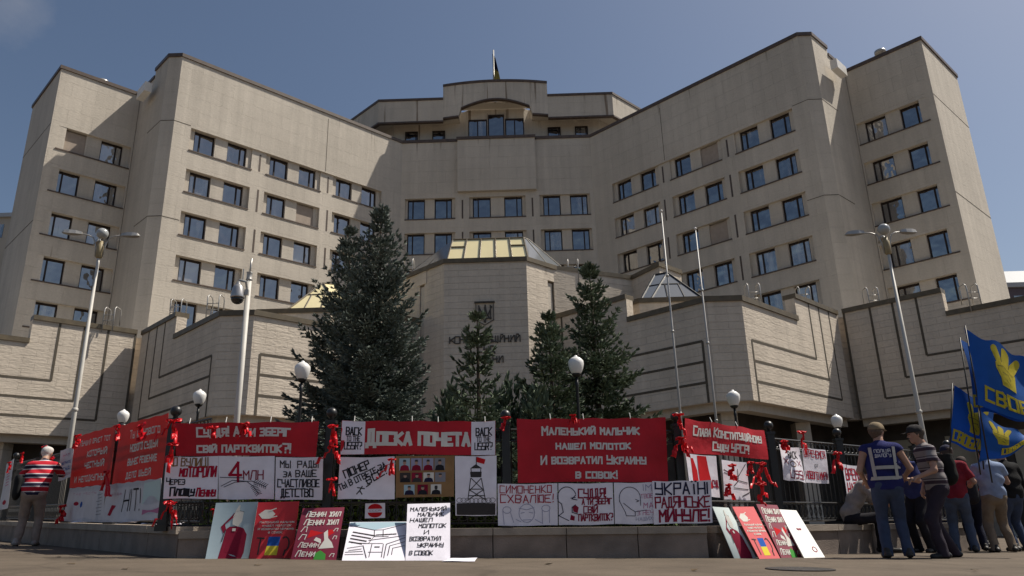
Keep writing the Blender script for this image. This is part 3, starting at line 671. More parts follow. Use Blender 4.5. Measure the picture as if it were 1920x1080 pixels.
# ------------------------------------------------------------------ banners, posters and boards
M_RED = N('red_vinyl', (.43, .011, .022), .16, 2.5, .55, .5, 6)
M_PAPER = N('white_paper', (.76, .73, .80), .06, 7, .85, .25, 7)
M_INK = {k: mat('ink_'+k, c, .8, .1) for k, c in dict(white=(.62, .60, .58), black=(.02, .02, .026), red=(.36, .01, .035), navy=(.02, .02, .05), brown=(.22, .12, .04),
         maroon=(.19, .01, .03), blue=(.02, .09, .36), yellow=(.62, .52, .05), green=(.06, .28, .05), cream=(.62, .60, .55), grey=(.22, .22, .25), sky=(.34, .46, .52), card=(.24, .14, .06),
         brightred=(.52, .015, .02), skin=(.40, .26, .20), pink=(.5, .18, .3), mint=(.55, .66, .64), dark=(.05, .045, .045), lilac=(.30, .30, .42), wine=(.24, .015, .04)).items()}
RND = random.Random(7)
class Sheet:
    """a quad of cloth, paper or board: corners TL, TR, BR, BL in space; (u, v) with v upwards"""
    def __init__(s, q, wave=.0, seed=0, bow=0.):
        s.q = [np.array(p, float) for p in q]; s.wave = wave; s.bow = bow; s.ph = random.Random(seed).random()*9
        n = np.cross(s.q[1]-s.q[0], s.q[3]-s.q[0]); n /= np.linalg.norm(n); s.n = -n if n[1] > 0 else n
        if s.n[1] > 0: s.n = -s.n
        s.W = np.linalg.norm(s.q[1]-s.q[0]); s.Hh = np.linalg.norm(s.q[3]-s.q[0])
    def at(s, u, v, off=0.):
        p = (s.q[3]*(1-u)+s.q[2]*u)*(1-v)+(s.q[0]*(1-u)+s.q[1]*u)*v
        d = s.wave*(math.sin(5.3*u*s.W/1.2+2.2*v+s.ph)*.6+math.sin(9.1*u*s.W/1.5-4*v+s.ph*2)*.35+math.sin(3*v+s.ph*3+2*u))
        d += s.bow*(math.sin(math.pi*u)*-.3+(1-v)**2)
        if s.wave > 0: p = p-np.array([0, 0, 1.])*s.wave*(.55*(1-math.cos(2*math.pi*u*max(1, round(s.W/.55))))*v+.5*math.sin(7*u+s.ph)*(1-v))
        return p+s.n*(d+off)
    def sheet(s, name, m, parent, th=.006, nu=28, nv=10):
        V = []; F = []
        for off in (0, -th):
            for j in range(nv+1):
                for i in range(nu+1): V.append(s.at(i/nu, j/nv, off))
        K = (nu+1)*(nv+1); I = lambda i, j, k=0: k*K+j*(nu+1)+i
        for j in range(nv):
            for i in range(nu): F += [(I(i, j), I(i+1, j), I(i+1, j+1), I(i, j+1)), (I(i, j+1, 1), I(i+1, j+1, 1), I(i+1, j, 1), I(i, j, 1))]
        rim = [I(i, 0) for i in range(nu)]+[I(nu, j) for j in range(nv)]+[I(i, nv) for i in range(nu, 0, -1)]+[I(0, j) for j in range(nv, 0, -1)]
        b = len(V); R_ = len(rim); V += [V[k] for k in rim]+[V[k+K] for k in rim]
        F += [(b+(k+1) % R_, b+k, b+R_+k, b+R_+(k+1) % R_) for k in range(R_)]
        return link(name, V, F, m, parent, smooth=s.wave > 0)
    def fill(s, mb, poly, off=.0015):
        """flat printed area (convex or star-shaped about its centre), subdivided so that it follows the sheet"""
        poly = [np.array(p, float) for p in poly]; c = sum(poly)/len(poly); R_ = [[c+(p-c)*k for p in poly] for k in (.34, .67, 1.)]
        n = len(poly); V = [s.at(*c, off)]+[s.at(*p, off) for r in R_ for p in r]
        F = [(0, 1+i, 1+(i+1) % n) for i in range(n)]
        for r in range(2):
            a, b = 1+r*n, 1+(r+1)*n; F += [(a+i, b+i, b+(i+1) % n, a+(i+1) % n) for i in range(n)]
        mb.add(V, F)
    loff = .003
    def lines(s, mb, L, wd, off=None):
        """strokes of width wd metres; polylines in (u, v)"""
        k = 0; off = s.loff if off is None else off
        for P in L:
            for a, b in zip(P[:-1], P[1:]):
                a = np.array([a[0]*s.W, a[1]*s.Hh]); b = np.array([b[0]*s.W, b[1]*s.Hh]); d = b-a; l = np.linalg.norm(d)
                d = d/l if l > 1e-7 else np.array([1., 0]); n = np.array([-d[1], d[0]])*wd/2; e = d*wd*.48; o = off+(k % 16)*.00022; k += 1
                ns = max(1, int(l/.12)); A = a-e; B = b+e
                V = []
                for i in range(ns+1):
                    c = A+(B-A)*i/ns
                    for q in (c-n, c+n): V.append(s.at(q[0]/s.W, q[1]/s.Hh, o))
                mb.add(V, [(2*i, 2*i+2, 2*i+3, 2*i+1) for i in range(ns)])
    def text(s, mb, txt, u0, u1, v0, v1, bold=.2, jit=0., slant=0., small=True, rot=0., gap=1.5, keep=False):
        """fit txt into the box; bold is the stroke width as a part of the cap height"""
        L, wdt = layout(txt, small, RND if jit else None, jit*1.5, gap, slant)
        W, Hh = (u1-u0)*s.W, (v1-v0)*s.Hh; kx, ky = W/wdt, Hh/6
        if keep: kx = min(kx, ky*.9)
        cx, cy = u0*s.W, v0*s.Hh; ca, sa = math.cos(rot), math.sin(rot)
        out = []
        for P in L:
            q = []
            for x, y in P:
                X, Y = x*kx, y*ky; X, Y = ca*X-sa*Y, sa*X+ca*Y; q.append(((cx+X)/s.W, (cy+Y)/s.Hh))
            out.append(q)
        s.lines(mb, out, bold*Hh)
def circ(cx, cy, rx, ry, a0=0, a1=360, n=20): return [(cx+rx*math.cos(rad(a0+(a1-a0)*i/n)), cy+ry*math.sin(rad(a0+(a1-a0)*i/n))) for i in range(n+1)]
def pl(frame, off):           # plane at an offset in front of a wall run
    a, n = frame; return (*(a+n*off), 0), (*n, 0)
PF, PL_, PR = (WA, nF), (WA, nL), (WB, nR)
def quad(px, frame, off):
    p, n = pl(frame, off); return [on_plane(u, v, p, n) for u, v in px]
def lean(px, frame, top_off, bot_off=None):
    p, n = pl(frame, top_off); q = [on_plane(*px[0], p, n), on_plane(*px[1], p, n), on_ground(*px[2]), on_ground(*px[3])]
    return q
def sign(name, label, cat, q, base, wave=.0, group=None, th=.006, cloth='sheet', seed=1, bow=0.):
    S = Sheet(q, wave, seed, bow); c = sum(S.q)/4
    root = empty(name, tuple(c), label, cat, group); S.root = root
    S.body = S.sheet(cloth, base, root, th); return S
def ink(S, name, m, fn):
    mb = MB(); fn(mb)
    if mb.f: mb.build(name, M_INK[m] if isinstance(m, str) else m, S.root)
GB, GP, GD = 'red slogan banners on the fence', 'paper protest posters on the fence', 'picture boards leaning on the wall'
def hooks(S, us):
    mb = MB()
    for u in us: mb.tube([S.at(u, .985, .004), S.at(u, 1.0, .012), S.at(u, 1.0, -.02)+np.array([0, 0, .07])], .006, 5)
    mb.build('cord_tie', M_WHITE, S.root)
# --- front run
S = sign('red_banner', 'wide red banner above the posters with white words ending in PARTKVYTOK and question mark', 'banner', quad([(328, 793), (598, 790), (592, 856), (330, 854)], PF, -.16), M_RED, .012, GB, cloth='banner_cloth', seed=1)
ink(S, 'lettering', 'white', lambda m: (S.text(m, 'Суддя! А ти зберіг', .15, .80, .60, .86, .23), S.text(m, 'свій партквиток?!', .15, .81, .12, .36, .24))); hooks(S, (.1, .35, .66, .95))
S = sign('striped_banner', 'red and white banner reading DOSKA POCHETA with a white panel at each end', 'banner', quad([(641, 788), (929, 789), (929, 853), (638, 852)], PF, -.16), M_RED, .012, GB, cloth='banner_cloth', seed=2)
for u0, u1 in ((0.002, .15), (.84, .998)):
    ink(S, 'white_panel', M_PAPER, lambda m: [S.fill(m, [(u0+(u1-u0)*a, b) for a, b in ((0, .005), (.5, .005), (1, .005), (1, .5), (1, .995), (.5, .995), (0, .995), (0, .5))], .0015)])
    k = u1-u0
    ink(S, 'lettering', 'black', lambda m: (S.text(m, 'BACK', u0+.2*k, u0+.85*k, .58, .80, .16), S.text(m, 'TO THE', u0+.22*k, u0+.8*k, .40, .54, .14), S.text(m, 'USSR?', u0+.15*k, u0+.88*k, .16, .36, .15)))
ink(S, 'lettering', 'cream', lambda m: S.text(m, 'Доска почета', .165, .825, .30, .72, .25)); hooks(S, (.08, .45, .62, .93))
S = sign('tall_red_banner', 'tallest red banner with four rows of white words, right of the watchtower poster', 'banner', quad([(969, 785), (1248, 782), (1253, 903), (971, 905)], PF, -.16), M_RED, .014, GB, cloth='banner_cloth', seed=3)
ink(S, 'lettering', 'white', lambda m: (S.text(m, 'Маленький мальчик', .165, .815, .745, .87, .23), S.text(m, 'нашел молоток', .255, .75, .515, .62, .25), S.text(m, 'И возвратил Украину', .155, .85, .285, .405, .23), S.text(m, 'в совок!', .38, .65, .06, .17, .25))); hooks(S, (.22, .44, .76))
S = sign('paper_poster', 'white poster with brown, red and black words, leftmost under the wide banner', 'poster', quad([(312, 856), (409, 855), (408, 935), (306, 935)], PF, -.12), M_PAPER, .008, GP, .003, 'paper', 4)
ink(S, 'lettering', 'brown', lambda m: S.text(m, 'ПО ВУЛИЦІ', .05, .8, .78, .97, .13, .12)); ink(S, 'lettering', 'red', lambda m: (S.text(m, 'моТОРОЛИ', .28, .96, .53, .75, .18, .12, .1), S.text(m, 'Леніну', .60, .95, .07, .24, .22, .1, .15)))
ink(S, 'lettering', 'black', lambda m: (S.text(m, 'Через', .04, .38, .33, .48, .15, .12), S.text(m, 'Площу', .12, .56, .07, .26, .2, .1, .1)))
S = sign('paper_poster', 'white poster with a big red figure 4 and ears of wheat', 'poster', quad([(410, 855), (515, 855), (514, 936), (409, 936)], PF, -.14), M_PAPER, .008, GP, .003, 'paper', 5)
ink(S, 'lettering', 'red', lambda m: S.text(m, '4', .2, .40, .42, .85, .14)); ink(S, 'lettering', 'wine', lambda m: S.text(m, 'МЛН', .45, .8, .46, .66, .13, .05))
def wheat(m):
    S.lines(m, [[(.05, .3), (.25, .44), (.5, .42), (.62, .3), (.72, .12)], [(.1, .28), (.3, .4), (.6, .42), (.85, .28)], [(.03, .5), (.45, .5)]], .008)
    for i in range(7):
        x, y = .62+.016*i, .32-.035*i; S.lines(m, [[(x, y), (x+.06, y+.015)], [(x, y), (x-.04, y-.04)]], .007)
        x, y = .64+.033*i, .41-.02*i; S.lines(m, [[(x, y), (x+.05, y+.05)], [(x, y), (x+.0, y-.06)]], .007)
ink(S, 'wheat_drawing', 'navy', wheat)
S = sign('paper_poster', 'white poster with four rows of plain black capitals, beside the wheat poster', 'poster', quad([(517, 857), (606, 857), (604, 937), (516, 937)], PF, -.12), M_PAPER, .006, GP, .003, 'paper', 6)
ink(S, 'lettering', 'black', lambda m: (S.text(m, 'МЫ  РАДЫ', .1, .9, .76, .91, .15, .1), S.text(m, 'за ВАШЕ', .17, .86, .54, .69, .16, .1), S.text(m, 'СЧАСТЛИВОЕ', .05, .93, .30, .47, .15, .1), S.text(m, 'ДЕТСТВО', .12, .8, .07, .25, .16, .1)))
S = sign('paper_poster', 'white poster with black slanted handwriting and a small running figure', 'poster', quad([(637, 857), (740, 856), (740, 936), (633, 936)], PF, -.12), M_PAPER, .008, GP, .003, 'paper', 7)
ink(S, 'lettering', 'black', lambda m: (S.text(m, 'ПІОНЕР', .12, .6, .5, .68, .17, .12, 0, True, .42), S.text(m, 'ТЫ В ОТВЕТЕ ЗА', .03, .95, .2, .34, .17, .12, 0, True, .46), S.text(m, 'ВСЁ!', .52, .9, .36, .52, .17, .12, 0, True, .5)))
ink(S, 'figure_drawing', 'dark', lambda m: S.lines(m, [[(.42, .3), (.38, .2), (.42, .12)], [(.38, .2), (.33, .12)], [(.34, .27), (.46, .25)], [(.5, .3), (.56, .36)]], .014))
S = sign('photo_board', 'brown cardboard honour board with rows of small portrait photos', 'board', quad([(742, 855), (852, 854), (851, 931), (742, 933)], PF, -.12), N('cardboard', (.25, .145, .065), .12, 8), 0, None, .012, 'cardboard', 8)
def photo(x, y, w_, h_, back, suit, face):
    ink(S, 'photo', back, lambda m: S.fill(m, [(x, y), (x+w_, y), (x+w_, y+h_), (x, y+h_)], .002))
    ink(S, 'photo_figure', suit, lambda m: S.fill(m, [(x+.04*w_, y), (x+.96*w_, y), (x+.86*w_, y+.36*h_), (x+.62*w_, y+.46*h_), (x+.38*w_, y+.46*h_), (x+.14*w_, y+.36*h_)], .003))
    ink(S, 'photo_face', face, lambda m: (S.fill(m, circ(x+.5*w_, y+.66*h_, .15*w_, .2*h_, n=12)[:-1], .0038)))
    ink(S, 'photo_hair', 'dark', lambda m: S.fill(m, [(x+.34*w_, y+.72*h_), (x+.66*w_, y+.72*h_), (x+.62*w_, y+.88*h_), (x+.38*w_, y+.88*h_)], .0044))
for i, (bk, su) in enumerate((('sky', 'wine'), ('lilac', 'maroon'), ('lilac', 'maroon'), ('grey', 'black'))): photo(.06+.2*i, .64, .18, .3, bk, su, 'skin')
for i, (bk, su) in enumerate((('dark', 'black'), ('wine', 'dark'), ('cream', 'navy'), ('grey', 'grey'))): photo(.07+.2*i, .36, .18, .23, bk, su, 'skin')
for i, (bk, su) in enumerate((('sky', 'navy'), ('maroon', 'black'), ('cream', 'black'))): photo(.14+.23*i, .06, .18, .24, bk, su, 'skin' if i < 2 else 'dark')
S = sign('paper_poster', 'white poster with a drawn watchtower flying a red flag above barbed wire', 'poster', quad([(853, 855), (931, 854), (931, 967), (854, 967)], PF, -.12), M_PAPER, .006, GP, .003, 'paper', 9)
def tower(m):
    S.lines(m, [[(.37, .62), (.3, .25)], [(.63, .62), (.73, .25)], [(.39, .62), (.69, .42)], [(.62, .62), (.35, .42)], [(.35, .44), (.68, .44)], [(.36, .42), (.71, .27)], [(.66, .42), (.32, .27)], [(.32, .33), (.71, .33)]], .011)
    S.lines(m, [[(.39, .72), (.38, .79)], [(.61, .72), (.62, .79)], [(.51, .86), (.51, .98)]], .010)
    S.fill(m, [(.37, .64), (.63, .64), (.64, .735), (.36, .735)], .002); S.fill(m, [(.36, .79), (.5, .865), (.65, .79)], .002)
    for i in range(9): S.lines(m, [circ(.1+.1*i, .25, .07, .04, n=10)], .005)
    S.fill(m, [(.03, .01), (.35, .012), (.97, .01), (.97, .2), (.5, .215), (.03, .2)], .0025)
ink(S, 'tower_drawing', 'dark', tower); ink(S, 'red_flag_drawing', 'brightred', lambda m: S.fill(m, [(.52, .9), (.7, .86), (.73, .94), (.52, .99)], .003))
S = sign('paper_poster', 'white poster of a drawn man raising both fists under two rows of red capitals', 'poster', quad([(933, 907), (1045, 906), (1046, 985), (934, 986)], PF, -.02), M_PAPER, .008, GP, .003, 'paper', 10)
ink(S, 'lettering', 'red', lambda m: (S.text(m, 'СИМОНЕНКО', .04, .9, .78, .95, .12, .1), S.text(m, 'СХВАЛЮЄ!', .04, .92, .55, .73, .13, .12)))
ink(S, 'fists_drawing', 'lilac', lambda m: S.lines(m, [circ(.15, .37, .07, .08, n=10), [(.08, .35), (.1, .03)], [(.21, .3), (.26, .08)], circ(.8, .4, .07, .08, n=10), [(.74, .35), (.74, .04)], [(.86, .35), (.86, .06)], circ(.48, .3, .13, .22, n=16), [(.38, .3), (.44, .32)], [(.52, .32), (.58, .3)], [(.42, .14), (.55, .14)], [(.35, .42), (.48, .38), (.6, .43)], [(.3, .15), (.38, .1)], [(.62, .14), (.72, .06)]], .007))
S = sign('paper_poster', 'white poster with a drawn shouting bald man and red words set close together', 'poster', quad([(1047, 906), (1149, 905), (1151, 983), (1048, 985)], PF, -.015), M_PAPER, .008, GP, .003, 'paper', 11)
ink(S, 'lettering', 'wine', lambda m: (S.text(m, 'СУДДЯ!', .36, .86, .66, .86, .17, .1), S.text(m, 'А ТИ ЗБЕРІГ', .42, .97, .49, .62, .2, .1), S.text(m, 'СВІЙ', .45, .7, .29, .44, .18, .1), S.text(m, 'ПАРТКВИТОК?', .36, .98, .1, .25, .18, .1)))
ink(S, 'head_drawing', 'navy', lambda m: S.lines(m, [circ(.15, .66, .17, .25, 20, 200, 14), [(.0, .55), (.05, .5), (.08, .3), (.0, .22), (.18, .1)], [(.31, .72), (.24, .62), (.33, .6)], [(.22, .64), (.3, .66)], [(.3, .48), (.24, .42), (.24, .3), (.34, .26)]], .010))
ink(S, 'mouth_drawing', 'wine', lambda m: (S.fill(m, [(.26, .32), (.34, .28), (.36, .42), (.3, .48), (.25, .43)]), S.fill(m, [(.2, .12), (.28, .1), (.29, .2), (.22, .24)])))
S = sign('paper_poster', 'white poster with the outline of a bald head in profile and faint words', 'poster', quad([(1151, 905), (1227, 904), (1229, 982), (1153, 983)], PF, -.02), M_PAPER, .008, GP, .003, 'paper', 12)
ink(S, 'head_drawing', 'navy', lambda m: S.lines(m, [circ(.38, .62, .26, .28, -10, 200, 18), [(.12, .55), (.26, .28), (.28, .2), (.5, .2), (.5, .3), (.78, .33)], [(.64, .57), (.64, .45)], [(.52, .6), (.6, .56), (.54, .54)], [(.22, .5), (.4, .36), (.5, .3)]], .008))
ink(S, 'lettering', 'lilac', lambda m: (S.text(m, 'ІМ', .72, .93, .8, .95, .1, .1), S.text(m, 'НАШИХ', .52, .93, .08, .17, .1, .15)))
ink(S, 'lettering', 'pink', lambda m: (S.text(m, 'ТВОЄ', .65, .95, .62, .72, .12, .1), S.text(m, 'МА', .72, .95, .38, .5, .14, .1), S.text(m, 'З НЕЧ', .55, .95, .22, .32, .12, .1)))
S = sign('paper_poster', 'white poster with the thickest lettering, black word over two red ones, at the wall corner', 'poster', quad([(1223, 902), (1333, 900), (1336, 980), (1226, 983)], PF, 0.005), M_PAPER, .008, GP, .003, 'paper', 13)
ink(S, 'lettering', 'navy', lambda m: S.text(m, 'УКРАЇНІ', .05, .93, .69, .95, .15, .08)); ink(S, 'lettering', 'wine', lambda m: (S.text(m, 'РАДЯНСЬКЕ', .04, .96, .38, .62, .15, .08, gap=1.1), S.text(m, 'МИНУЛЕ!', .1, .94, .06, .31, .2, .06)))
S = sign('sticker_card', 'small white card with a red disc split by a white bar, hanging on the hedge', 'card', quad([(685, 944), (722, 943), (722, 971), (684, 972)], PF, -.2), M_PAPER, 0, None, .004, 'card', 14)
ink(S, 'red_disc', 'brightred', lambda m: (S.fill(m, circ(.5, .62, .36, .34, 0, 180, 12)), S.fill(m, circ(.5, .38, .36, .34, 180, 360, 12)))); ink(S, 'lettering', 'wine', lambda m: S.text(m, 'СССР', .22, .78, .45, .55, .15))
# --- boards leaning on the front wall
def saluting(S):
    ink(S, 'tunic', 'wine', lambda m: (S.fill(m, [(.28, 0), (.82, 0), (.86, .1), (.86, .42), (.76, .53), (.6, .57), (.42, .56), (.36, .52), (.33, .3)]), S.fill(m, [(.22, .56), (.3, .44), (.36, .5), (.3, .62)], .0022), S.fill(m, [(.22, .56), (.3, .6), (.58, .8), (.55, .86)], .003)))
    ink(S, 'face_shape', 'cream', lambda m: (S.fill(m, [(.48, .6), (.62, .56), (.7, .66), (.7, .82), (.52, .86), (.47, .74)], .004), S.fill(m, [(.5, .84), (.6, .84), (.6, .95), (.56, .94)], .0045)))
    ink(S, 'face_drawing', 'dark', lambda m: S.lines(m, [[(.52, .76), (.58, .76)], [(.62, .76), (.67, .76)], [(.56, .65), (.64, .65)], [(.6, .75), (.62, .7)], [(.52, .86), (.7, .82)], [(.3, .3), (.34, .5)]], .009))
    ink(S, 'collar_patch', 'cream', lambda m: S.fill(m, [(.5, .48), (.58, .48), (.58, .53), (.5, .53)], .004))
def redcard(S):
    ink(S, 'dove_shape', 'cream', lambda m: (S.fill(m, [(.06, .78), (.16, .7), (.36, .7), (.46, .78), (.36, .86), (.2, .86)]), S.lines(m, [[(.3, .84), (.46, .88)], [(.36, .72), (.5, .74)]], .012)))
    ink(S, 'lettering', 'cream', lambda m: [S.text(m, t_, a, b, v_, v_+.035, .2, .2) for t_, a, b, v_ in (('Маленький мальчик', .12, .95, .62), ('нашел молоток', .2, .88, .56), ('И возвратил Украину', .1, .95, .5), ('в совок', .35, .68, .44))])
    ink(S, 'blue_patch', 'blue', lambda m: S.fill(m, [(.36, .22), (.64, .22), (.66, .38), (.38, .38)])); ink(S, 'yellow_patch', 'yellow', lambda m: S.fill(m, [(.33, .06), (.62, .06), (.64, .22), (.36, .22)]))
    ink(S, 'tool_drawing', 'dark', lambda m: S.lines(m, [[(.18, .08), (.2, .36)], [(.12, .36), (.28, .35)], circ(.78, .25, .1, .12, -60, 120, 10), [(.8, .14), (.78, .06)]], .016))
def wineboard(S):
    ink(S, 'lettering', 'cream', lambda m: [S.text(m, t_, a, b, v_, v_+h_, .16, .15, .15) for t_, a, b, v_, h_ in (('Ленин жил', .12, .92, .82, .11), ('Ленин жил', .12, .9, .66, .11), ('Л', .1, .2, .53, .09), ('Л', .08, .2, .38, .09), ('л', .84, .92, .53, .07), ('л', .84, .92, .38, .07), ('Ленин', .1, .55, .23, .09), ('Лени', .08, .5, .06, .1), ('л', .84, .92, .06, .07))])
    ink(S, 'red_shape', 'brightred', lambda m: (S.fill(m, [(.26, .4), (.3, .56), (.62, .5)]), S.fill(m, [(.7, .42), (.86, .5), (.82, .56), (.72, .56)])))
    ink(S, 'grey_shape', 'cream', lambda m: (S.fill(m, [(.56, .2), (.9, .22), (.84, .32), (.74, .4), (.7, .56), (.62, .5), (.66, .36)]), S.fill(m, [(.42, .36), (.6, .3), (.58, .38), (.46, .42)])))
    ink(S, 'green_shape', 'green', lambda m: S.fill(m, [(.5, .0), (.76, .0), (.75, .1), (.62, .17), (.52, .12)], .004))
M_BOARDRED = N('red_board', (.50, .02, .03), .06, 5, .5, spec=.4); M_BOARDWINE = N('wine_board', (.20, .02, .045), .06, 5, .5, spec=.4); M_BOARDSKY = N('grey_blue_board', (.38, .48, .53), .05, 5, .5, spec=.4)
S = sign('picture_board', 'grey blue board of a saluting figure in dark red, leftmost board on the ground', 'board', lean([(405, 943), (484, 941), (466, 1047), (385, 1048)], PF, .04), M_BOARDSKY, 0, GD, .008, 'panel'); saluting(S)
S = sign('picture_board', 'bright red board with a blue and yellow patch, beside the grey blue saluting board', 'board', lean([(484, 942), (561, 940), (548, 1047), (467, 1048)], PF, .045), M_BOARDRED, 0, GD, .008, 'panel'); redcard(S)
S = sign('picture_board', 'shaded dark red board with white handwriting, beside the building drawing', 'board', lean([(568, 953), (646, 951), (630, 1050), (545, 1049)], PF, .045), M_BOARDWINE, 0, GD, .008, 'panel'); wineboard(S)
def building_drawing(S):
    ink(S, 'sky_tint', 'sky', lambda m: S.fill(m, [(.01, .92), (.45, .78), (.99, .95), (.99, .99), (.01, .99)], .001))
    def d(m):
        S.lines(m, [[(.02, .9), (.45, .77), (.6, .78), (.98, .93)], [(.45, .77), (.46, .62)], [(.6, .78), (.61, .6)], [(.38, .5), (.98, .62)], [(.1, .44), (.38, .42), (.46, .6), (.7, .6)], [(.3, .42), (.62, .42)], [(.05, .3), (.3, .36), (.38, .06)], [(.08, .24), (.28, .28)], [(.66, .06), (.68, .4), (.98, .56)], [(.72, .12), (.74, .36), (.98, .46)], [(.78, .14), (.79, .3), (.98, .36)], [(.42, .08), (.44, .4)], [(.62, .08), (.63, .4)], [(.03, .2), (.3, .22)], [(.03, .14), (.32, .15)], [(.4, .2), (.62, .2)]], .008)
        for j in range(4):
            for i in range(7 - j): S.lines(m, [[(.1+.055*i-.012*j, .72-.025*i*.6-.085*j), (.135+.055*i-.012*j, .71-.025*i*.6-.085*j)]], .022)
        for i in range(5): S.lines(m, [[(.5+.07*i, .64+.005*i), (.54+.07*i, .645+.005*i)]], .02)
        S.lines(m, [[(.5, .33), (.56, .33)]], .02)
    ink(S, 'building_drawing', 'dark', d)
S = sign('picture_board', 'white board with a line drawing of the court building', 'board', lean([(656, 979), (763, 978), (759, 1051), (641, 1051)], PF, .045), M_PAPER, 0, GD, .008, 'panel'); building_drawing(S)
S = sign('picture_board', 'white board with eight rows of black handwritten capitals, standing against the wall', 'board', lean([(764, 945), (844, 943), (844, 1051), (760, 1051)], PF, .05), M_PAPER, 0, GD, .008, 'panel')
ink(S, 'lettering', 'black', lambda m: [S.text(m, t_, a, b, v_, v_+.065, .17, .15, .12) for t_, a, b, v_ in (('МАЛЕНЬКИЙ', .08, .9, .86), ('МАЛЬЧИК', .25, .85, .76), ('НАШЕЛ', .08, .58, .66), ('МОЛОТОК', .28, .9, .555), ('И', .4, .5, .445), ('ВОЗВРАТИЛ', .08, .78, .33), ('УКРАИНУ', .26, .84, .22), ('В СОВОК', .08, .6, .09))])
q = [on_ground(u, v)+np.array([0, 0, z]) for u, v, z in ((846, 1049, .012), (895, 1050, .02), (890, 1054, .01), (828, 1054, .012))]
tag(Sheet(q, .004, 3).sheet('paper_sheet', M_PAPER, None, .003, 6, 4), 'loose white paper sheet lying on the ground at the foot of the wall', 'paper')
# --- right run
S = sign('red_banner', 'sunlit red banner on the right-hand fence with two rows of white words', 'banner', quad([(1284, 784), (1434, 807), (1440, 861), (1282, 848)], PR, -.16), M_RED, .016, GB, cloth='banner_cloth', seed=21)
ink(S, 'lettering', 'white', lambda m: (S.text(m, 'Слава Конституційному', .1, .93, .56, .82, .2, gap=1.3), S.text(m, 'Суду УРСР!', .34, .75, .14, .38, .24))); hooks(S, (.3, .62))
S = sign('paper_poster', 'white poster with a bright red caped figure, under the sunlit red banner', 'poster', quad([(1286, 850), (1343, 855), (1350, 933), (1294, 926)], PR, -.13), M_PAPER, .006, GP, .003, 'paper', 22)
ink(S, 'red_figure', 'brightred', lambda m: (S.fill(m, [(.36, .2), (.8, .2), (.72, .6), (.66, .98), (.36, .98)]), S.fill(m, [(.14, .3), (.34, .1), (.32, .6), (.22, .9), (.14, .9)]))); ink(S, 'lettering', 'wine', lambda m: S.text(m, 'СУД', .8, .97, .25, .4, .2))
S = sign('paper_poster', 'white poster with a grey line drawing half covered by red ribbons', 'poster', quad([(1353, 862), (1400, 867), (1407, 938), (1358, 936)], PR, -.13), M_PAPER, .006, GP, .003, 'paper', 23)
ink(S, 'building_drawing', 'dark', lambda m: S.lines(m, [[(.05, .75), (.6, .6), (.95, .95)], [(.05, .68), (.6, .54)], [(.4, .35), (.6, .5), (.95, .45)], [(.4, .3), (.95, .28)], [(.7, .1), (.98, .2)], [(.6, .55), (.6, .8)]], .012))
S = sign('paper_poster', 'crumpled white poster on the black lattice fence with a crossed-out emblem', 'poster', quad([(1460, 833), (1502, 839), (1509, 905), (1468, 899)], PR, -.2), M_PAPER, .02, GP, .003, 'paper', 24, )
ink(S, 'lettering', 'dark', lambda m: S.text(m, 'BACK', .38, .82, .68, .88, .14, .1)); ink(S, 'lettering', 'wine', lambda m: (S.text(m, 'USS!', .3, .92, .08, .3, .14, .15), S.text(m, 'Х', .1, .3, .48, .62, .2), S.text(m, 'Х', .75, .92, .46, .6, .15))); ink(S, 'emblem_ring', 'brown', lambda m: S.lines(m, [circ(.52, .5, .14, .08, n=14)], .012))
S = sign('paper_poster', 'flat white poster with red capitals beside the crumpled one on the lattice fence', 'poster', quad([(1504, 838), (1547, 844), (1555, 907), (1512, 905)], PR, -.2), M_PAPER, .006, GP, .003, 'paper', 25)
ink(S, 'lettering', 'red', lambda m: (S.text(m, 'ОТРЕЧЕМСЯ', .05, .93, .74, .94, .14, .1, gap=1.1), S.text(m, 'НОВОГО МИРА', .06, .96, .12, .32, .14, .1, gap=1.1))); ink(S, 'lettering', 'dark', lambda m: S.text(m, 'от', .45, .58, .46, .56, .15))
S = sign('paper_poster', 'white poster with two rows of red capitals, tilted above the seated man', 'poster', quad([(1580, 870), (1613, 874), (1625, 932), (1588, 934)], PR, -.2), M_PAPER, .006, GP, .003, 'paper', 26)
ink(S, 'lettering', 'red', lambda m: (S.text(m, 'ВРЕМЯ', .1, .95, .55, .88, .12, .1, gap=1.2), S.text(m, 'НАЗАД!', .1, .95, .1, .45, .12, .1, gap=1.2)))
M_BOARDMINT = N('pale_mint_board', (.60, .68, .66), .05, 5, .5, spec=.4)
S = sign('picture_board', 'pale board of a saluting figure, sunlit and leaning at the wall corner', 'board', lean([(1336, 950), (1366, 952), (1419, 1047), (1377, 1047)], PR, .04), M_BOARDMINT, 0, GD, .008, 'panel'); saluting(S)
S = sign('picture_board', 'sunlit bright red board with a blue and yellow patch, right of the pale saluting board', 'board', lean([(1373, 950), (1413, 950), (1463, 1047), (1424, 1048)], PR, .045), M_BOARDRED, 0, GD, .008, 'panel'); redcard(S)
S = sign('picture_board', 'sunlit dark red board with white handwriting, beside the blank white board', 'board', lean([(1418, 945), (1457, 947), (1505, 1045), (1465, 1046)], PR, .05), M_BOARDWINE, 0, GD, .008, 'panel'); wineboard(S)
S = sign('picture_board', 'almost blank white board with a small red ring, rightmost of the leaning boards', 'board', lean([(1460, 955), (1493, 957), (1547, 1045), (1508, 1046)], PR, .05), N('bright_white_board', (.78, .78, .76), .03, 4, .5), 0, GD, .008, 'panel')
ink(S, 'red_ring', 'wine', lambda m: (S.lines(m, [circ(.72, .16, .1, .05, n=12)], .012), S.text(m, 'Ленин', .4, .62, .56, .6, .2, .2)))
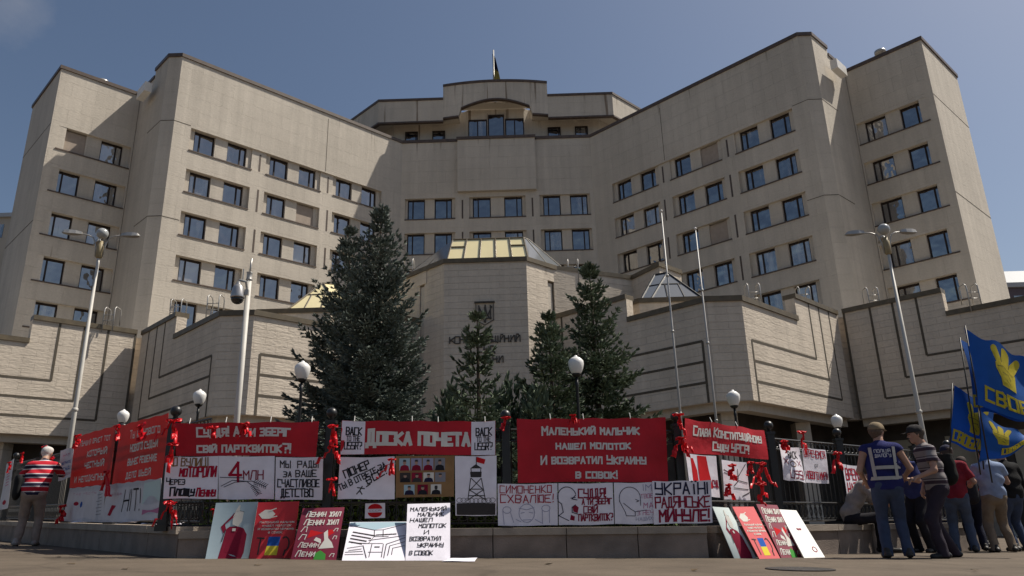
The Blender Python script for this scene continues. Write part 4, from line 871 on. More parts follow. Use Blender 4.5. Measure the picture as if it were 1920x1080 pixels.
# --- left run (the sun shines through these from behind)
def trans(name, col, k=.35):
    m = N(name, col, .08, 6, .6); t = m.node_tree; tr = nd(m, 'ShaderNodeBsdfTranslucent'); tr.inputs['Color'].default_value = (*col, 1); ms = nd(m, 'ShaderNodeMixShader'); ms.inputs[0].default_value = k
    o = [n for n in t.nodes if n.type == 'OUTPUT_MATERIAL'][0]; lk(m, bsdf(m).outputs[0], ms.inputs[1]); lk(m, tr.outputs[0], ms.inputs[2]); lk(m, ms.outputs[0], o.inputs['Surface']); return m
M_REDT = trans('red_banner_film', (.58, .04, .03)); M_PAPT = trans('thin_paper', (.60, .59, .63), .2)
S = sign('red_banner', 'red banner nearest the striped shirt on the left-hand fence, glowing with light from behind', 'banner', quad([(143, 818), (215, 797), (206, 909), (131, 915)], PL_, -.16), M_REDT, .012, GB, .0015, 'banner_cloth', 31)
ink(S, 'lettering', 'cream', lambda m: (S.text(m, 'Лучший юрист тот', .15, .9, .78, .88, .2), S.text(m, 'который', .38, .85, .55, .67, .22), S.text(m, 'честный', .35, .82, .34, .46, .22), S.text(m, 'и неподкупный', .15, .92, .1, .22, .2)))
S = sign('red_banner', 'red banner left of the fence corner post, with a ribbon over its top row', 'banner', quad([(224, 797), (317, 774), (308, 897), (212, 911)], PL_, -.16), M_REDT, .012, GB, .0015, 'banner_cloth', 32)
ink(S, 'lettering', 'cream', lambda m: (S.text(m, 'Ты из нового', .25, .85, .74, .86, .2), S.text(m, 'нового судьи', .28, .82, .52, .65, .2), S.text(m, 'вынес решение', .26, .82, .3, .42, .2), S.text(m, 'дело шьёй', .26, .74, .09, .2, .2)))
S = sign('paper_poster', 'white paper with faint pink and blue marks below the left-hand red banner', 'poster', quad([(131, 915), (200, 908), (190, 980), (115, 977)], PL_, -.1), M_PAPT, .012, GP, .002, 'paper', 33)
ink(S, 'mark', 'red', lambda m: S.fill(m, circ(.28, .52, .07, .06, n=10)[:-1])); ink(S, 'mark', 'blue', lambda m: S.fill(m, circ(.42, .5, .03, .09, n=8)[:-1])); ink(S, 'mark', 'pink', lambda m: S.text(m, 'где честь', .15, .8, .78, .84, .12, .1)); ink(S, 'mark', 'grey', lambda m: S.lines(m, [[(.85+.02*math.sin(i*9), .2+.09*i), (.95, .22+.09*i)] for i in range(7)], .01))
S = sign('paper_poster', 'white paper with tall black letters and an exclamation mark, low on the left-hand fence', 'poster', quad([(201, 908), (303, 896), (299, 975), (191, 980)], PL_, -.11), M_PAPT, .012, GP, .002, 'paper', 34)
ink(S, 'lettering', 'black', lambda m: S.text(m, 'НІТ!', .36, .66, .28, .8, .09, .06, .04)); ink(S, 'mark', 'red', lambda m: S.fill(m, [(.1, .18), (.16, .16), (.24, .42), (.16, .44)])); ink(S, 'mark', 'mint', lambda m: S.fill(m, [(.7, .4), (.98, .42), (.98, .96), (.72, .94)], .001)); ink(S, 'mark', 'pink', lambda m: (S.fill(m, [(.72, .14), (.98, .16), (.98, .3), (.72, .27)], .001), S.text(m, 'суддя', .08, .3, .7, .76, .15, .1)))
S = sign('paper_poster', 'narrow white paper with blue lines, between the old man and the red banners', 'poster', quad([(113, 845), (138, 837), (134, 894), (109, 903)], PL_, -.16), M_PAPT, .008, GP, .002, 'paper', 35)
ink(S, 'mark', 'blue', lambda m: (S.text(m, 'верните', .2, .85, .5, .6, .18, .1), S.text(m, 'суд', .3, .8, .3, .42, .18, .1))); ink(S, 'mark', 'pink', lambda m: (S.text(m, 'нам', .3, .75, .76, .86, .18, .1), S.text(m, 'народу', .2, .85, .12, .2, .18, .1)))
S = sign('paper_poster', 'narrow white paper at the left edge, with a red spot at its foot', 'poster', quad([(12, 870), (27, 860), (14, 953), (-3, 957)], PL_, -.16), M_PAPT, .006, GP, .002, 'paper', 36)
ink(S, 'mark', 'red', lambda m: S.fill(m, circ(.5, .14, .2, .05, n=10)[:-1])); ink(S, 'mark', 'pink', lambda m: S.lines(m, [[(.3, .5+.06*i), (.7, .5+.06*i)] for i in range(5)], .02))
# --- red ribbons
M_RIB = trans('red_satin', (.62, .012, .02), .25); bsdf(M_RIB).inputs['Roughness'].default_value = .35
def ribbon(u, v, frame, off, size, label, seed, tails=3, lengths=.55, sun=False):
    r = random.Random(seed); p, n = pl(frame, off); c = on_plane(u, v, p, n); t = np.array([-n[1], n[0], 0]); n = np.array(n); z = np.array([0, 0, 1.])
    mb = MB()
    def strip(P, w0, w1, tw):
        V = []; F = []; m_ = len(P)
        for i, q in enumerate(P):
            k = i/(m_-1); wd = w0+(w1-w0)*math.sin(min(1, k*1.3)*math.pi/2); a = tw*k+r.uniform(-.3, .3)
            ax = (t*math.cos(a)+n*math.sin(a))*.8+z*.35*math.sin(a*1.7+k*4); f = .014*math.sin(k*9+seed)
            for s_ in (-1, -.35, .35, 1): V.append(q+ax*wd*s_+n*(f+(.018 if abs(s_) < .5 else -.006)))
        for i in range(m_-1):
            for j in range(3): F.append((4*i+j, 4*i+j+1, 4*i+5+j, 4*i+4+j))
        mb.add(V, F)
    for k in range(tails):
        sx = r.uniform(-.5, .5)+(k-.5*(tails-1))*.5; L = size*lengths*r.uniform(.8, 1.7)
        strip([c+t*(sx*L*i/9)+n*(.03+.02*math.sin(i))+z*(-L*(i/9)**.9+.03*math.sin(i*2+seed)) for i in range(10)], size*.03, size*r.uniform(.08, .13), r.uniform(-1.5, 1.5))
    for sgn in (-1, 1):
        R_ = size*r.uniform(.10, .18); tilt = r.uniform(-.3, .5)
        strip([c+t*(sgn*R_*math.sin(q)*1.2)+z*(R_*.5*(1-math.cos(q))*tilt+R_*.35*math.sin(2*q)*.8)+n*(.04+.03*math.cos(q)) for q in [math.pi*2*i/12*.5*2 for i in range(13)]], size*.05, size*.09, r.uniform(-.6, .6))
    mb.lathe(c+n*.05-z*size*.035, [(.0, 0), (size*.05, size*.02), (size*.05, size*.05), (.0, size*.07)], 8)
    tag(mb.build('red_ribbon', M_RIB, None, smooth=True, loc=c), label, 'ribbon', 'red ribbons tied to the fence')
RB = [(22, 868, PL_, .0, .38, 'red ribbon at the far left edge of the fence rail'), (46, 850, PL_, 0, .4, 'red ribbon on the rail just left of the white-haired man'), (88, 838, PL_, 0, .4, 'red ribbon right beside the white-haired head'),
 (100, 862, PL_, .0, .7, 'large red ribbon hanging between the white-haired man and the narrow paper'), (150, 818, PL_, .0, .4, 'red ribbon tied to the fence above the narrow white paper'), (122, 950, PL_, 0, .55, 'red ribbon low beside the marked white paper on the left'),
 (225, 800, PL_, 0, .4, 'red ribbon on the post between the two glowing red banners'), (205, 885, PL_, -.02, .5, 'red ribbon low between the two glowing red banners'), (270, 800, PL_, .0, .6, 'red ribbon draped across the top of the red banner left of the corner post'),
 (327, 790, PF, .0, .42, 'red ribbon wrapped round the corner post, upper of two'), (326, 835, PF, .0, .4, 'red ribbon wrapped round the corner post, lower of two'), (321, 945, PF, -.06, .4, 'red ribbon hanging in front of the dark hedge at the left wall corner'),
 (399, 803, PF, .0, .36, 'red ribbon over the first white word of the wide banner'), (458, 796, PF, .0, .34, 'red ribbon at the top of the wide banner beside the pale pole'), (402, 955, PF, -.1, .26, 'red ribbon peeping out behind the saluting board on the left'),
 (487, 945, PF, -.08, .22, 'small red ribbon behind the top of the bright red board in shade'), (625, 800, PF, .0, .4, 'red ribbon hanging on the post left of the striped banner, upper of two'), (624, 838, PF, .0, .36, 'red ribbon hanging on the post left of the striped banner, lower of two'), (622, 900, PF, -.05, .34, 'red ribbon on the post between two white posters'),
 (735, 862, PF, .0, .3, 'red ribbon at the corner of the slanted handwriting poster'), (948, 783, PF, .0, .34, 'red ribbon on the post left of the tallest banner'), (1073, 779, PF, -.02, .26, 'small red ribbon on top of the tallest banner'),
 (1270, 778, PF, -.02, .38, 'red ribbon on the post right of the tallest banner'), (1274, 822, PF, .0, .44, 'red ribbon hanging down beside the sunlit red banner'), (1368, 873, PR, .0, .38, 'red ribbon over the top of the grey drawing poster'), (1362, 910, PR, .0, .34, 'red ribbon over the foot of the grey drawing poster'),
 (1404, 868, PR, -.02, .36, 'red ribbon under the right part of the sunlit banner'), (1424, 870, PR, -.02, .46, 'red ribbon under the right end of the sunlit banner'), (1422, 908, PR, -.02, .52, 'large red ribbon spread low on the fence above the leaning boards'), (1466, 828, PR, -.12, .32, 'red ribbon above the crumpled poster'), (1499, 812, PR, -.12, .5, 'long red ribbon hanging between the crumpled and the flat poster'), (1566, 850, PR, -.12, .5, 'red ribbon on the lattice fence right of the flat poster')]
for i, (u, v, fr, of, sz, lb) in enumerate(RB): ribbon(u, v, fr, of, sz*.84, lb, 40+i, 2+i % 2, .45+.05*(i % 4))
# scraps of paper and cloth on the wall top
for i, (u, v, fr) in enumerate(((150, 978, PL_), (235, 978, PL_), (285, 978, PL_), (322, 985, PL_))):
    p, n = pl(fr, -.12); c = on_plane(u, v, p, n); c[2] = (wtopl if fr is PL_ else wtop)(c[0])+.015; r = random.Random(i)
    q = [c+np.array([a, b, r.uniform(0, .03)]) for a, b in ((-.14, .08), (.14, .07), (.16, -.08), (-.12, -.07))]
    tag(Sheet(q, .01, i).sheet('paper_scrap', M_PAPER, None, .003, 6, 4), 'white paper scrap on the shaded wall top, %s' % ('farthest left', 'second from the left', 'under the tall black letters', 'at the wall corner')[i], 'paper', 'paper scraps on the wall')

# ------------------------------------------------------------------ trees and hedge
def mat_leaf(name, c0, c1):
    m = mat(name, c0, .75, .2); g = nd(m, 'ShaderNodeNewGeometry'); n = nd(m, 'ShaderNodeTexNoise', Scale=1.6, Detail=4); lk(m, g.outputs['Position'], n.inputs['Vector'])
    a = nd(m, 'ShaderNodeMath', operation='MULTIPLY_ADD'); lk(m, g.outputs['Random Per Island'], a.inputs[0]); a.inputs[1].default_value = .55; lk(m, n.outputs['Fac'], a.inputs[2])
    r = nd(m, 'ShaderNodeMapRange'); r.inputs['From Min'].default_value = .4; r.inputs['From Max'].default_value = 1.1; lk(m, a.outputs[0], r.inputs['Value'])
    x = nd(m, 'ShaderNodeMixRGB'); x.inputs['Color1'].default_value = (*c0, 1); x.inputs['Color2'].default_value = (*c1, 1); lk(m, r.outputs[0], x.inputs['Fac']); lk(m, x.outputs[0], bsdf(m).inputs['Base Color']); return m
M_SPR = mat_leaf('spruce_needles', (.034, .046, .041), (.25, .29, .25)); M_SPR2 = mat_leaf('green_spruce_needles', (.034, .048, .032), (.22, .27, .18))
M_BARK = N('bark', (.07, .05, .038), .3, 9, .9, .6, 30); M_HEDGE = mat_leaf('hedge_leaves', (.02, .035, .010), (.09, .15, .03))
def spruce(u, vtop, y, r0, seed, label, m, layers=30, dens=1., group='spruce trees behind the fence', zmin=.25):
    P = at_depth(u, 900, y); T = at_depth(u, vtop, y); x = P[0]; zb = gz(x); Hh = T[2]-zb; rng = np.random.default_rng(seed)
    root = empty('spruce_tree', (x, y, zb), label, 'tree', group)
    tk = MB(); tk.tube([(x, y, zb-.1), (x+.02, y, zb+Hh*.5), (x, y, zb+Hh*.97)], [.028*Hh**.8, .016*Hh**.8, .012], 9); tk.build('trunk', M_BARK, root)
    Ps, Ds, Ls, Ws = [], [], [], []; limbs = MB()
    for i in range(layers):
        t = zmin/Hh+(1-zmin/Hh)*(i+.6*rng.random())/layers; lay = rng.uniform(.80, 1.12); R = r0*((1-t)**.9*lay)+.07
        nb = max(5, int((6+9*(1-t))*dens)); a0 = rng.random()*6.28; tilt = rng.normal(0, .08)
        for k in range(nb):
            az = a0+6.283*(k+.7*rng.random())/nb; L = R*rng.uniform(.6, 1.1)*(1 if rng.random() > .08 else 1.2)
            up = .62-.85*(1-t)+tilt+rng.normal(0, .09); dr = np.array([math.cos(az), math.sin(az), 0]); sd_ = np.array([-dr[1], dr[0], 0])
            ns = max(3, int(L/.12)); z = zb+t*Hh
            f = lambda s: np.array([x, y, z])+dr*L*s+np.array([0, 0, L*(up*s-.30*s*s*(1-t)+.36*s**3)])
            if L > .6 and k % 2 == 0: limbs.tube([f(0), f(.5), f(.9)], [.018, .012, .004], 4, cap=False)
            for j in range(ns):
                s = (j+.8)/ns; p = f(s); tg = f(min(1, s+.1))-f(max(0, s-.1)); tg /= np.linalg.norm(tg)+1e-9
                Ps.append(p); Ds.append(tg+rng.normal(0, .12, 3)); Ls.append(.17+.06*rng.random()); Ws.append(.038)
                wl = L*.40*(1-s)**.7*(.35+s)+.08
                for q in (-1, 1):
                    d = tg*.8+sd_*q*.75+np.array([0, 0, -.10+rng.normal(0, .10)]); d /= np.linalg.norm(d)
                    n2 = max(1, int(wl/.11))
                    for e in range(n2):
                        Ps.append(p+d*wl*(e+.2)/n2+rng.normal(0, .01, 3)); Ds.append(d+rng.normal(0, .16, 3)); Ls.append(.13+.06*rng.random()); Ws.append(.030)
                        for _r in range(2):
                            Ps.append(p+d*wl*(e+.5)/n2); Ds.append(d*.7+sd_*q*rng.uniform(-.5, .5)+np.array([0, 0, rng.uniform(-.35, .30)])); Ls.append(.10+.05*rng.random()); Ws.append(.026)
    Ps.append(np.array([x, y, zb+Hh*.96])); Ds.append(np.array([0, 0, 1.])); Ls.append(.05*Hh); Ws.append(.03)
    tufts(Ps, Ds, Ls, Ws, rng, m, root)
    limbs.build('limb_wood', M_BARK, root)
def tufts(Ps, Ds, Ls, Ws, rng, m, root):
    Ps, Ds, Ls, Ws = np.array(Ps), np.array(Ds), np.array(Ls), np.array(Ws); Ds /= np.linalg.norm(Ds, axis=1)[:, None]
    n = len(Ps); A = np.cross(Ds, rng.normal(0, 1, (n, 3))); A /= np.linalg.norm(A, axis=1)[:, None]; B = np.cross(Ds, A); V = []; F = []
    for j in range(4):
        c, s = math.cos(j*math.pi/4), math.sin(j*math.pi/4); W = (A*c+B*s)*Ws[:, None]*.62; L = Ds*Ls[:, None]*(.8+.3*rng.random((n, 1)))+(A*s-B*c)*Ls[:, None]*.16
        V.append(np.stack([Ps-L*.08, Ps+L*.42+W, Ps+L, Ps+L*.42-W], 1).reshape(-1, 3))
    V = np.concatenate(V); F = np.arange(len(V)).reshape(-1, 4); link('crown', V, F, m, root)
spruce(636, 432, 21.5, 2.35, 3, 'blue spruce with the lower top, left of the tallest spruce and partly hidden by it', M_SPR, 29, 1.3)
spruce(699, 391, 19.5, 2.45, 4, 'tallest blue spruce in front of the court building, left of the entrance block', M_SPR, 31, 1.3)
spruce(898, 588, 16.0, 1.2, 5, 'small thin spruce standing in front of the emblem and lettering', M_SPR2, 15, .95)
spruce(1041, 592, 18.0, 1.55, 6, 'small dense spruce beside the white globe lamp, right of the lettering', M_SPR2, 20, 1.4)
spruce(1129, 496, 20.0, 2.2, 7, 'tall spruce right of the entrance block, near the two flagpoles', M_SPR2, 25, 1.4)
def shrub(u, vtop, y, rx, label, seed):
    P = at_depth(u, 900, y); T = at_depth(u, vtop, y); x = P[0]; zb = gz(x); Hh = T[2]-zb; rng = np.random.default_rng(seed); root = empty('juniper_shrub', (x, y, zb), label, 'shrub', 'dark shrubs between the spruces')
    n = 2600; a = rng.random(n)*6.28; b = np.arccos(rng.random(n)**.8); r = .55+.45*rng.random(n)**.5
    Ds = np.stack([np.cos(a)*np.sin(b), np.sin(a)*np.sin(b), np.cos(b)], 1); bump_ = 1+.18*np.sin(a*4+b*5)
    Ps = np.array([x, y, zb])+Ds*r[:, None]*bump_[:, None]*np.array([rx, rx*.8, Hh*.92]); Ds = Ds+rng.normal(0, .4, (n, 3))+np.array([0, 0, .3])
    tufts(Ps, Ds, .2+.08*rng.random(n), np.full(n, .05), rng, M_SPR2, root)
    tk = MB(); tk.tube([(x, y, zb-.05), (x, y, zb+Hh*.6)], [.05, .02], 7); tk.build('stem', M_BARK, root)
shrub(955, 722, 18.6, .75, 'dark juniper shrub between the thin spruce and the small dense spruce', 11)
shrub(845, 738, 17.5, .55, 'dark juniper shrub between the tallest spruce and the thin spruce', 12)
shrub(1010, 742, 17.2, .5, 'low dark shrub at the foot of the small dense spruce', 13)
def hedge(a, b, o0, o1, ztop, seed, label):
    rng = np.random.default_rng(seed); t, n = lineframe(np.array(a), np.array(b)); L = np.linalg.norm(np.array(b)-np.array(a)); A = np.array(a)
    root = empty('clipped_hedge', (*((A+np.array(b))/2), gz(A[0])), label, 'hedge')
    N_ = int(3800*L); s = rng.random(N_)*L; w_ = rng.random(N_); face = rng.random(N_); hh = rng.random(N_)
    top = face < .4; w2 = np.where(top, w_, np.where(face < .85, rng.random(N_)*.18, 1-rng.random(N_)*.1)); z = np.where(top, 1-.06*rng.random(N_)+.03*np.sin(s*5), hh)
    X = A[None]+t[None]*s[:, None]+n[None]*(-(o0+(o1-o0)*w2))[:, None]; zz = np.array([gz(q) for q in X[:, 0]]); Z = zz+(ztop-zz)*z
    P = np.column_stack([X, Z]); D = rng.normal(0, 1, (N_, 3))+np.array([0, 0, .6]); D /= np.linalg.norm(D, axis=1)[:, None]; W = np.cross(D, rng.normal(0, 1, (N_, 3))); W /= np.linalg.norm(W, axis=1)[:, None]
    l = (.022+.014*rng.random(N_))[:, None]; V = np.stack([P-D*l, P+W*l*.55, P+D*l, P-W*l*.55], 1).reshape(-1, 3); link('leaves', V, np.arange(len(V)).reshape(-1, 4), M_HEDGE, root)
    cr = MB(); c = lambda s_, o, z_: (*(A+t*s_-n*o), z_)
    cr.add([c(0.03, o0+.1, -.3), c(L-.03, o0+.1, -.3), c(L-.03, o1-.08, -.3), c(0.03, o1-.08, -.3)]+[c(0.03, o0+.1, ztop-.08), c(L-.03, o0+.1, ztop-.08), c(L-.03, o1-.08, ztop-.08), c(0.03, o1-.08, ztop-.08)], [(3, 2, 1, 0), (4, 5, 6, 7), (0, 1, 5, 4), (1, 2, 6, 5), (2, 3, 7, 6), (3, 0, 4, 7)])
    cr.build('twig_core', N('hedge_twigs', (.016, .018, .010), .3, 12, .9), root)
hz_ = at_depth(640, 929, 11.0)[2]
hedge(WA+nF*0+tF*.1, WB-tF*.2, .62, 1.15, hz_, 5, 'clipped green hedge behind the front fence, its lit top showing above the leaning boards')
hedge(WL+tL*5.2, WA-tL*.3, .7, 1.1, .50, 6, 'low clipped hedge behind the left-hand fence')

# ------------------------------------------------------------------ lamps and poles
M_GLOBE = N('opal_globe', (.74, .73, .71), .03, 4, .3, spec=.5)
def globe_lamp(u, v, wpx, label):
    y = .37*CF/wpx; P = at_depth(u, v, y); x, z = P[0], P[2]; zb = gz(x); s = 1.
    root = empty('globe_lamp', (x, P[1], zb), label, 'lamp', 'white globe lamps behind the fence')
    pole = MB(); pole.lathe((x, P[1], zb), [(.11, 0), (.11, .12), (.075, .2), (.06, .5), (.042, .55), (.035, z-zb-.5), (.05, z-zb-.42), (.035, z-zb-.4), (.035, z-zb-.27)], 12); pole.build('post', M_BLACK, root, True)
    cup = MB(); cup.lathe((x, P[1], z), [(.03, -.28), (.07, -.27), (.11, -.22), (.11, -.2), (.0, -.2)], 16); cup.build('holder', M_BLACK, root, True)
    g = MB(); g.lathe((x, P[1], z), [(.0, -.215), (.10, -.21), (.125, -.17), (.165, -.07), (.185, .03), (.178, .10), (.15, .135), (.148, .14), (.10, .18), (.045, .205), (.04, .225), (.015, .24), (.0, .245)], 22); g.build('globe', M_GLOBE, root, True)
for u, v, w_, lb in ((567, 695, 30, 'white globe lamp in front of the tallest spruce'), (1080, 685, 30, 'white globe lamp in front of the small dense spruce'), (1375, 747, 25, 'white globe lamp above the sunlit red banner'),
                     (1569, 790, 20.5, 'white globe lamp above the post left of the vest wearer'), (231, 781, 21, 'white globe lamp showing above the left-hand red banners'), (374, 745, 24, 'white globe lamp above the wide banner, near the left wall corner')): globe_lamp(u, v, w_, lb)
def street_light(u, v, y, label, arms):
    P = at_depth(u, v, y); x, z = P[0], P[2]; zb = gz(x); root = empty('street_light', (x, y, zb), label, 'street light', 'tall three-headed street lights')
    p_ = MB(); p_.tube([(x, y, zb), (x, y, zb+3.4), (x, y, z-.75)], [.075, .06, .04], 12); p_.lathe((x, y, zb+3.35), [(.062, 0), (.08, .02), (.08, .08), (.06, .1)], 12); p_.build('pole', N('pole_paint', (.50, .48, .44), .08, 3, .5), root, True)
    c = MB(); c.lathe((x, y, z-.8), [(.05, 0), (.09, .03), (.09, .42), (.06, .45), (.06, .55)], 12); c.build('bracket', N('brass_bracket', (.30, .24, .14), .2, 8, .5), root, True)
    g = MB(); g.lathe((x, y, z), [(.17*math.sin(math.pi*i/10)+.001, -.17*math.cos(math.pi*i/10)) for i in range(11)], 18); g.build('centre_globe', N('grey_globe', (.34, .35, .35), .05, 4, .15, spec=.8), root, True)
    for az in arms:
        d = np.array([math.cos(rad(az)), math.sin(rad(az)), 0]); q = np.array([x, y, z]); h = np.array([0, 0, 1.])
        a = MB(); a.tube([q+d*.1-h*.75, q+d*.13-h*.4, q+d*.22-h*.15, q+d*.36-h*.08, q+d*.62-h*.04], .02, 7); arm = a.build('arm', M_STEEL, root, True)
        hd = MB(); s_ = np.array([-d[1], d[0], 0]); V = []
        for k, (dd, w2, zt, zb2) in enumerate(((.55, .04, .04, -.04), (.70, .09, .065, -.05), (.88, .105, .07, -.055), (1.02, .09, .05, -.04), (1.08, .05, .0, -.03))):
            c_ = q+d*dd-h*.03; V += [c_-s_*w2+h*zb2, c_+s_*w2+h*zb2, c_+s_*w2*.75+h*zt, c_-s_*w2*.75+h*zt]
        F = [(3, 2, 1, 0), (16, 17, 18, 19)]
        for k in range(4): F += [(4*k+i, 4*k+(i+1) % 4, 4*k+4+(i+1) % 4, 4*k+4+i) for i in range(4)]
        hd.add(V, F); hd.build('lamp_head', M_STEEL, arm)
street_light(192, 438, 20.5, 'tall pale street light in front of the left tower', (8, 128, 196)); street_light(1657, 430, 20.5, 'tall street light in front of the right tower', (12, 168, 70))
P = at_depth(468, 515, 15.2); x, z, y = P[0], P[2], P[1]
root = empty('camera_pole', (x, y, gz(x)), 'pale pole with a silver dome camera, in front of the left wing', 'camera pole')
m_ = MB(); m_.tube([(x, y, gz(x)), (x, y, z-.12)], [.066, .056], 14); m_.build('pole', N('pale_pole_paint', (.52, .50, .46), .08, 3, .5), root, True)
m_ = MB(); m_.lathe((x, y, z-.14), [(.058, 0), (.075, .02), (.06, .04), (.06, .17), (.072, .19), (.0, .2)], 14); m_.tube([(x, y, z), (x+.02, y, z+.38)], .02, 6); m_.build('antenna_mast', M_STEEL, root, True)
m_ = MB(); m_.tube([(x, y-.02, z-.42), (x-.02, y-.1, z-.2), (x-.17, y-.12, z-.16)], .03, 7); m_.tube([(x-.10, y-.1, z-.2), (x-.10, y-.1, z+.1)], .015, 6); m_.abox(x-.03, x+.05, y-.13, y-.06, z-.5, z-.38); m_.build('bracket', M_STEEL, root)
m_ = MB(); c_ = (x-.17, y-.13, z-.55); m_.lathe(c_, [(.0, .36), (.04, .35), (.05, .29), (.09, .26), (.12, .2), (.14, .06), (.15, .0), (.145, -.02)], 18); m_.build('camera_housing', N('silver_housing', (.42, .41, .40), .06, 4, .3, spec=.6, metal=.6), root, True)
m_ = MB(); m_.lathe(c_, [(.135, -.02), (.13, -.07), (.10, -.12), (.05, -.15), (.0, -.155)], 16); m_.build('camera_dome', mat('smoked_dome', (.02, .02, .02), .08, .6), root, True)
for (u, v, lb) in ((1240, 398, 'bare white flagpole, the taller and left one of the pair'), (1304, 431, 'bare white flagpole, the shorter and right one of the pair')):
    P = at_depth(u, v, 23.); x, y, z = P; root = empty('flagpole', (x, y, gz(x)), lb, 'flagpole', 'pair of bare flagpoles')
    m_ = MB(); m_.tube([(x, y, gz(x)), (x, y, (z+gz(x))*.5), (x, y, z)], [.042, .035, .018], 10)
    m_.build('pole', N('grey_pole', (.42, .41, .40), .06, 4, .4), root, True); m_ = MB(); m_.lathe((x, y, z), [(.0, 0), (.04, .02), (.05, .05), (.03, .08), (.0, .1)], 10); m_.build('finial', M_WHITE, root, True)
    m_ = MB()
    for k in (.35, .6, .78): m_.lathe((x, y, gz(x)+(z-gz(x))*k), [(.036, 0), (.055, .02), (.055, .06), (.034, .08)], 10)
    m_.build('collar', M_STEEL, root, True)
# national flag hanging on the roof
P = at_depth(925, 94, 64.); x, y, z = P; root = empty('roof_flag', (x, y, 40), 'blue and yellow flag hanging limp on the roof pole', 'flag')
m_ = MB(); m_.tube([(x, y, 37), (x, y, z)], .07, 8); m_.build('pole', M_STEEL, root, True)
for nm, z0, z1, m2 in (('blue_stripe', .0, 1.7, 'navy'), ('yellow_stripe', 1.7, 3.3, None)):
    V = []; F = []
    for j in range(9):
        k = z0+(z1-z0)*j/8
        for i in range(9): a = i/8; V.append((x-.10+a*(.28+.62*k/3.3)+.05*math.sin(i*2), y+.12*math.sin(i*2.1+k), z-.4-k-a*.5))
    F = [(9*j+i, 9*j+i+1, 9*j+i+10, 9*j+i+9) for j in range(8) for i in range(8)]; link(nm, V, F, M_INK['navy'] if m2 else N('flag_yellow', (.30, .25, .07), .1, 5), root, True)
# roof vents, trident emblem and letters on the entrance block
for (u, v, y) in ((193, 153, 50), (1650, 97, 50)):
    P = at_depth(u, v, y); m_ = MB(); x, y, z = P; m_.lathe((x, y, z-.9), [(.22, 0), (.22, .7), (.42, .72), (.42, .95), (.2, 1.05), (.0, 1.08)], 14); m_.build('roof_vent', M_STEEL, court, True)
em = MB(); Y = 35.8; fe = lambda X, off: (lambda a, b, o: (a+BX, Y-.02-o, b+BZ))
mapf = lambda a, b, o: (a+BX, Y-.02-o, b+BZ)
cx, cz = -.03, 10.15
tri = [[(-.32, .4), (-.32, -.28), (.32, -.28), (.32, .4)], [(0, .42), (0, -.45)], [(-.32, .36), (-.12, -.1), (-.22, -.28)], [(.32, .36), (.12, -.1), (.22, -.28)], [(-.14, -.1), (.14, -.1)], [(-.1, -.28), (0, -.45), (.1, -.28)], [(0, .42), (-.07, 0)], [(0, .42), (.07, 0)]]
class Blk:
    pass
def relief(mb, lines, wd, th, step=.0007):
    for k, L in enumerate(lines):
        for a, b in zip(L[:-1], L[1:]):
            a = np.array(a, float); b = np.array(b, float); d = b-a; l = np.linalg.norm(d)
            d = d/l if l > 1e-6 else np.array([1., 0]); n = np.array([-d[1], d[0]]); A = a-d*wd/2; o = th+(len(mb.v) % 15)*step
            mb.box((A[0]+BX, Y-o, A[1]+BZ), (d[0]*(l+wd), 0, d[1]*(l+wd)), (n[0]*wd, 0, n[1]*wd), (0, o+.02, 0))
            mb_shift = mb
M_BRONZE = N('bronze', (.055, .045, .035), .2, 8, .5, spec=.5)
relief(em, [[(cx+p_[0], cz+p_[1]) for p_ in L] for L in tri], .055, .07)
relief(em, [[(cx-.48, cz+.55), (cx+.48, cz+.55)]], .07, .12)
relief(em, [[(cx-.46, cz+.5), (cx-.46, cz-.35), (cx, cz-.62), (cx+.46, cz-.35), (cx+.46, cz+.5)]], .03, .05)
em.build('emblem', M_BRONZE, court)
def bletters(txt, x0, x1, z0, z1):
    L, wdt = layout(txt, False, gap=1.6); k = (x1-x0)/wdt; kz = (z1-z0)/6; mb = MB()
    relief(mb, [[(x0+a*k, z0+b*kz) for a, b in P_] for P_ in L], .05, .05); mb.build('lettering', M_BRONZE, court)
bletters('КОНСТИТУЦІЙНИЙ', -1.78, 1.69, 8.66, 8.96); bletters('СУД', -.42, .42, 8.14, 8.44); bletters('УКРАЇНИ', -.85, .82, 7.63, 7.92)
# neighbouring buildings
def far_block(u0, u1, vt, y, label, col, dep=18, rows=3):
    a = at_depth(u0, vt, y); b = at_depth(u1, vt, y); root = empty('distant_building', ((a[0]+b[0])/2, y, 0), label, 'building')
    m_ = MB(); m_.abox(a[0], b[0], y, y+dep, -2, a[2]); m_.build('wall', N('far_wall', col, .08, .3), root); m_ = MB(); m_.abox(a[0]-.3, b[0]+.3, y-.3, y+dep+.3, a[2], a[2]+.5); m_.build('roof', N('far_roof', (.4, .42, .44), .05, 1), root)
    n = max(2, int((b[0]-a[0])/3))
    for j in range(rows):
        for i in range(n):
            x = a[0]+(b[0]-a[0])*(i+.25)/n; w_ = (b[0]-a[0])*.5/n; z = a[2]-2.6-3.2*j; q = MB(); q.abox(x, x+w_, y-.05, y, z, z+1.7); q.build('window', M_GLASS, root)
far_block(-120, 22, 412, 80, 'beige building glimpsed at the left edge beyond the left tower', (.45, .40, .33)); far_block(1880, 2080, 540, 75, 'distant building with a pale roof at the right edge', (.12, .10, .12), rows=2)
a = at_depth(1885, 520, 76); b = at_depth(2060, 470, 76)
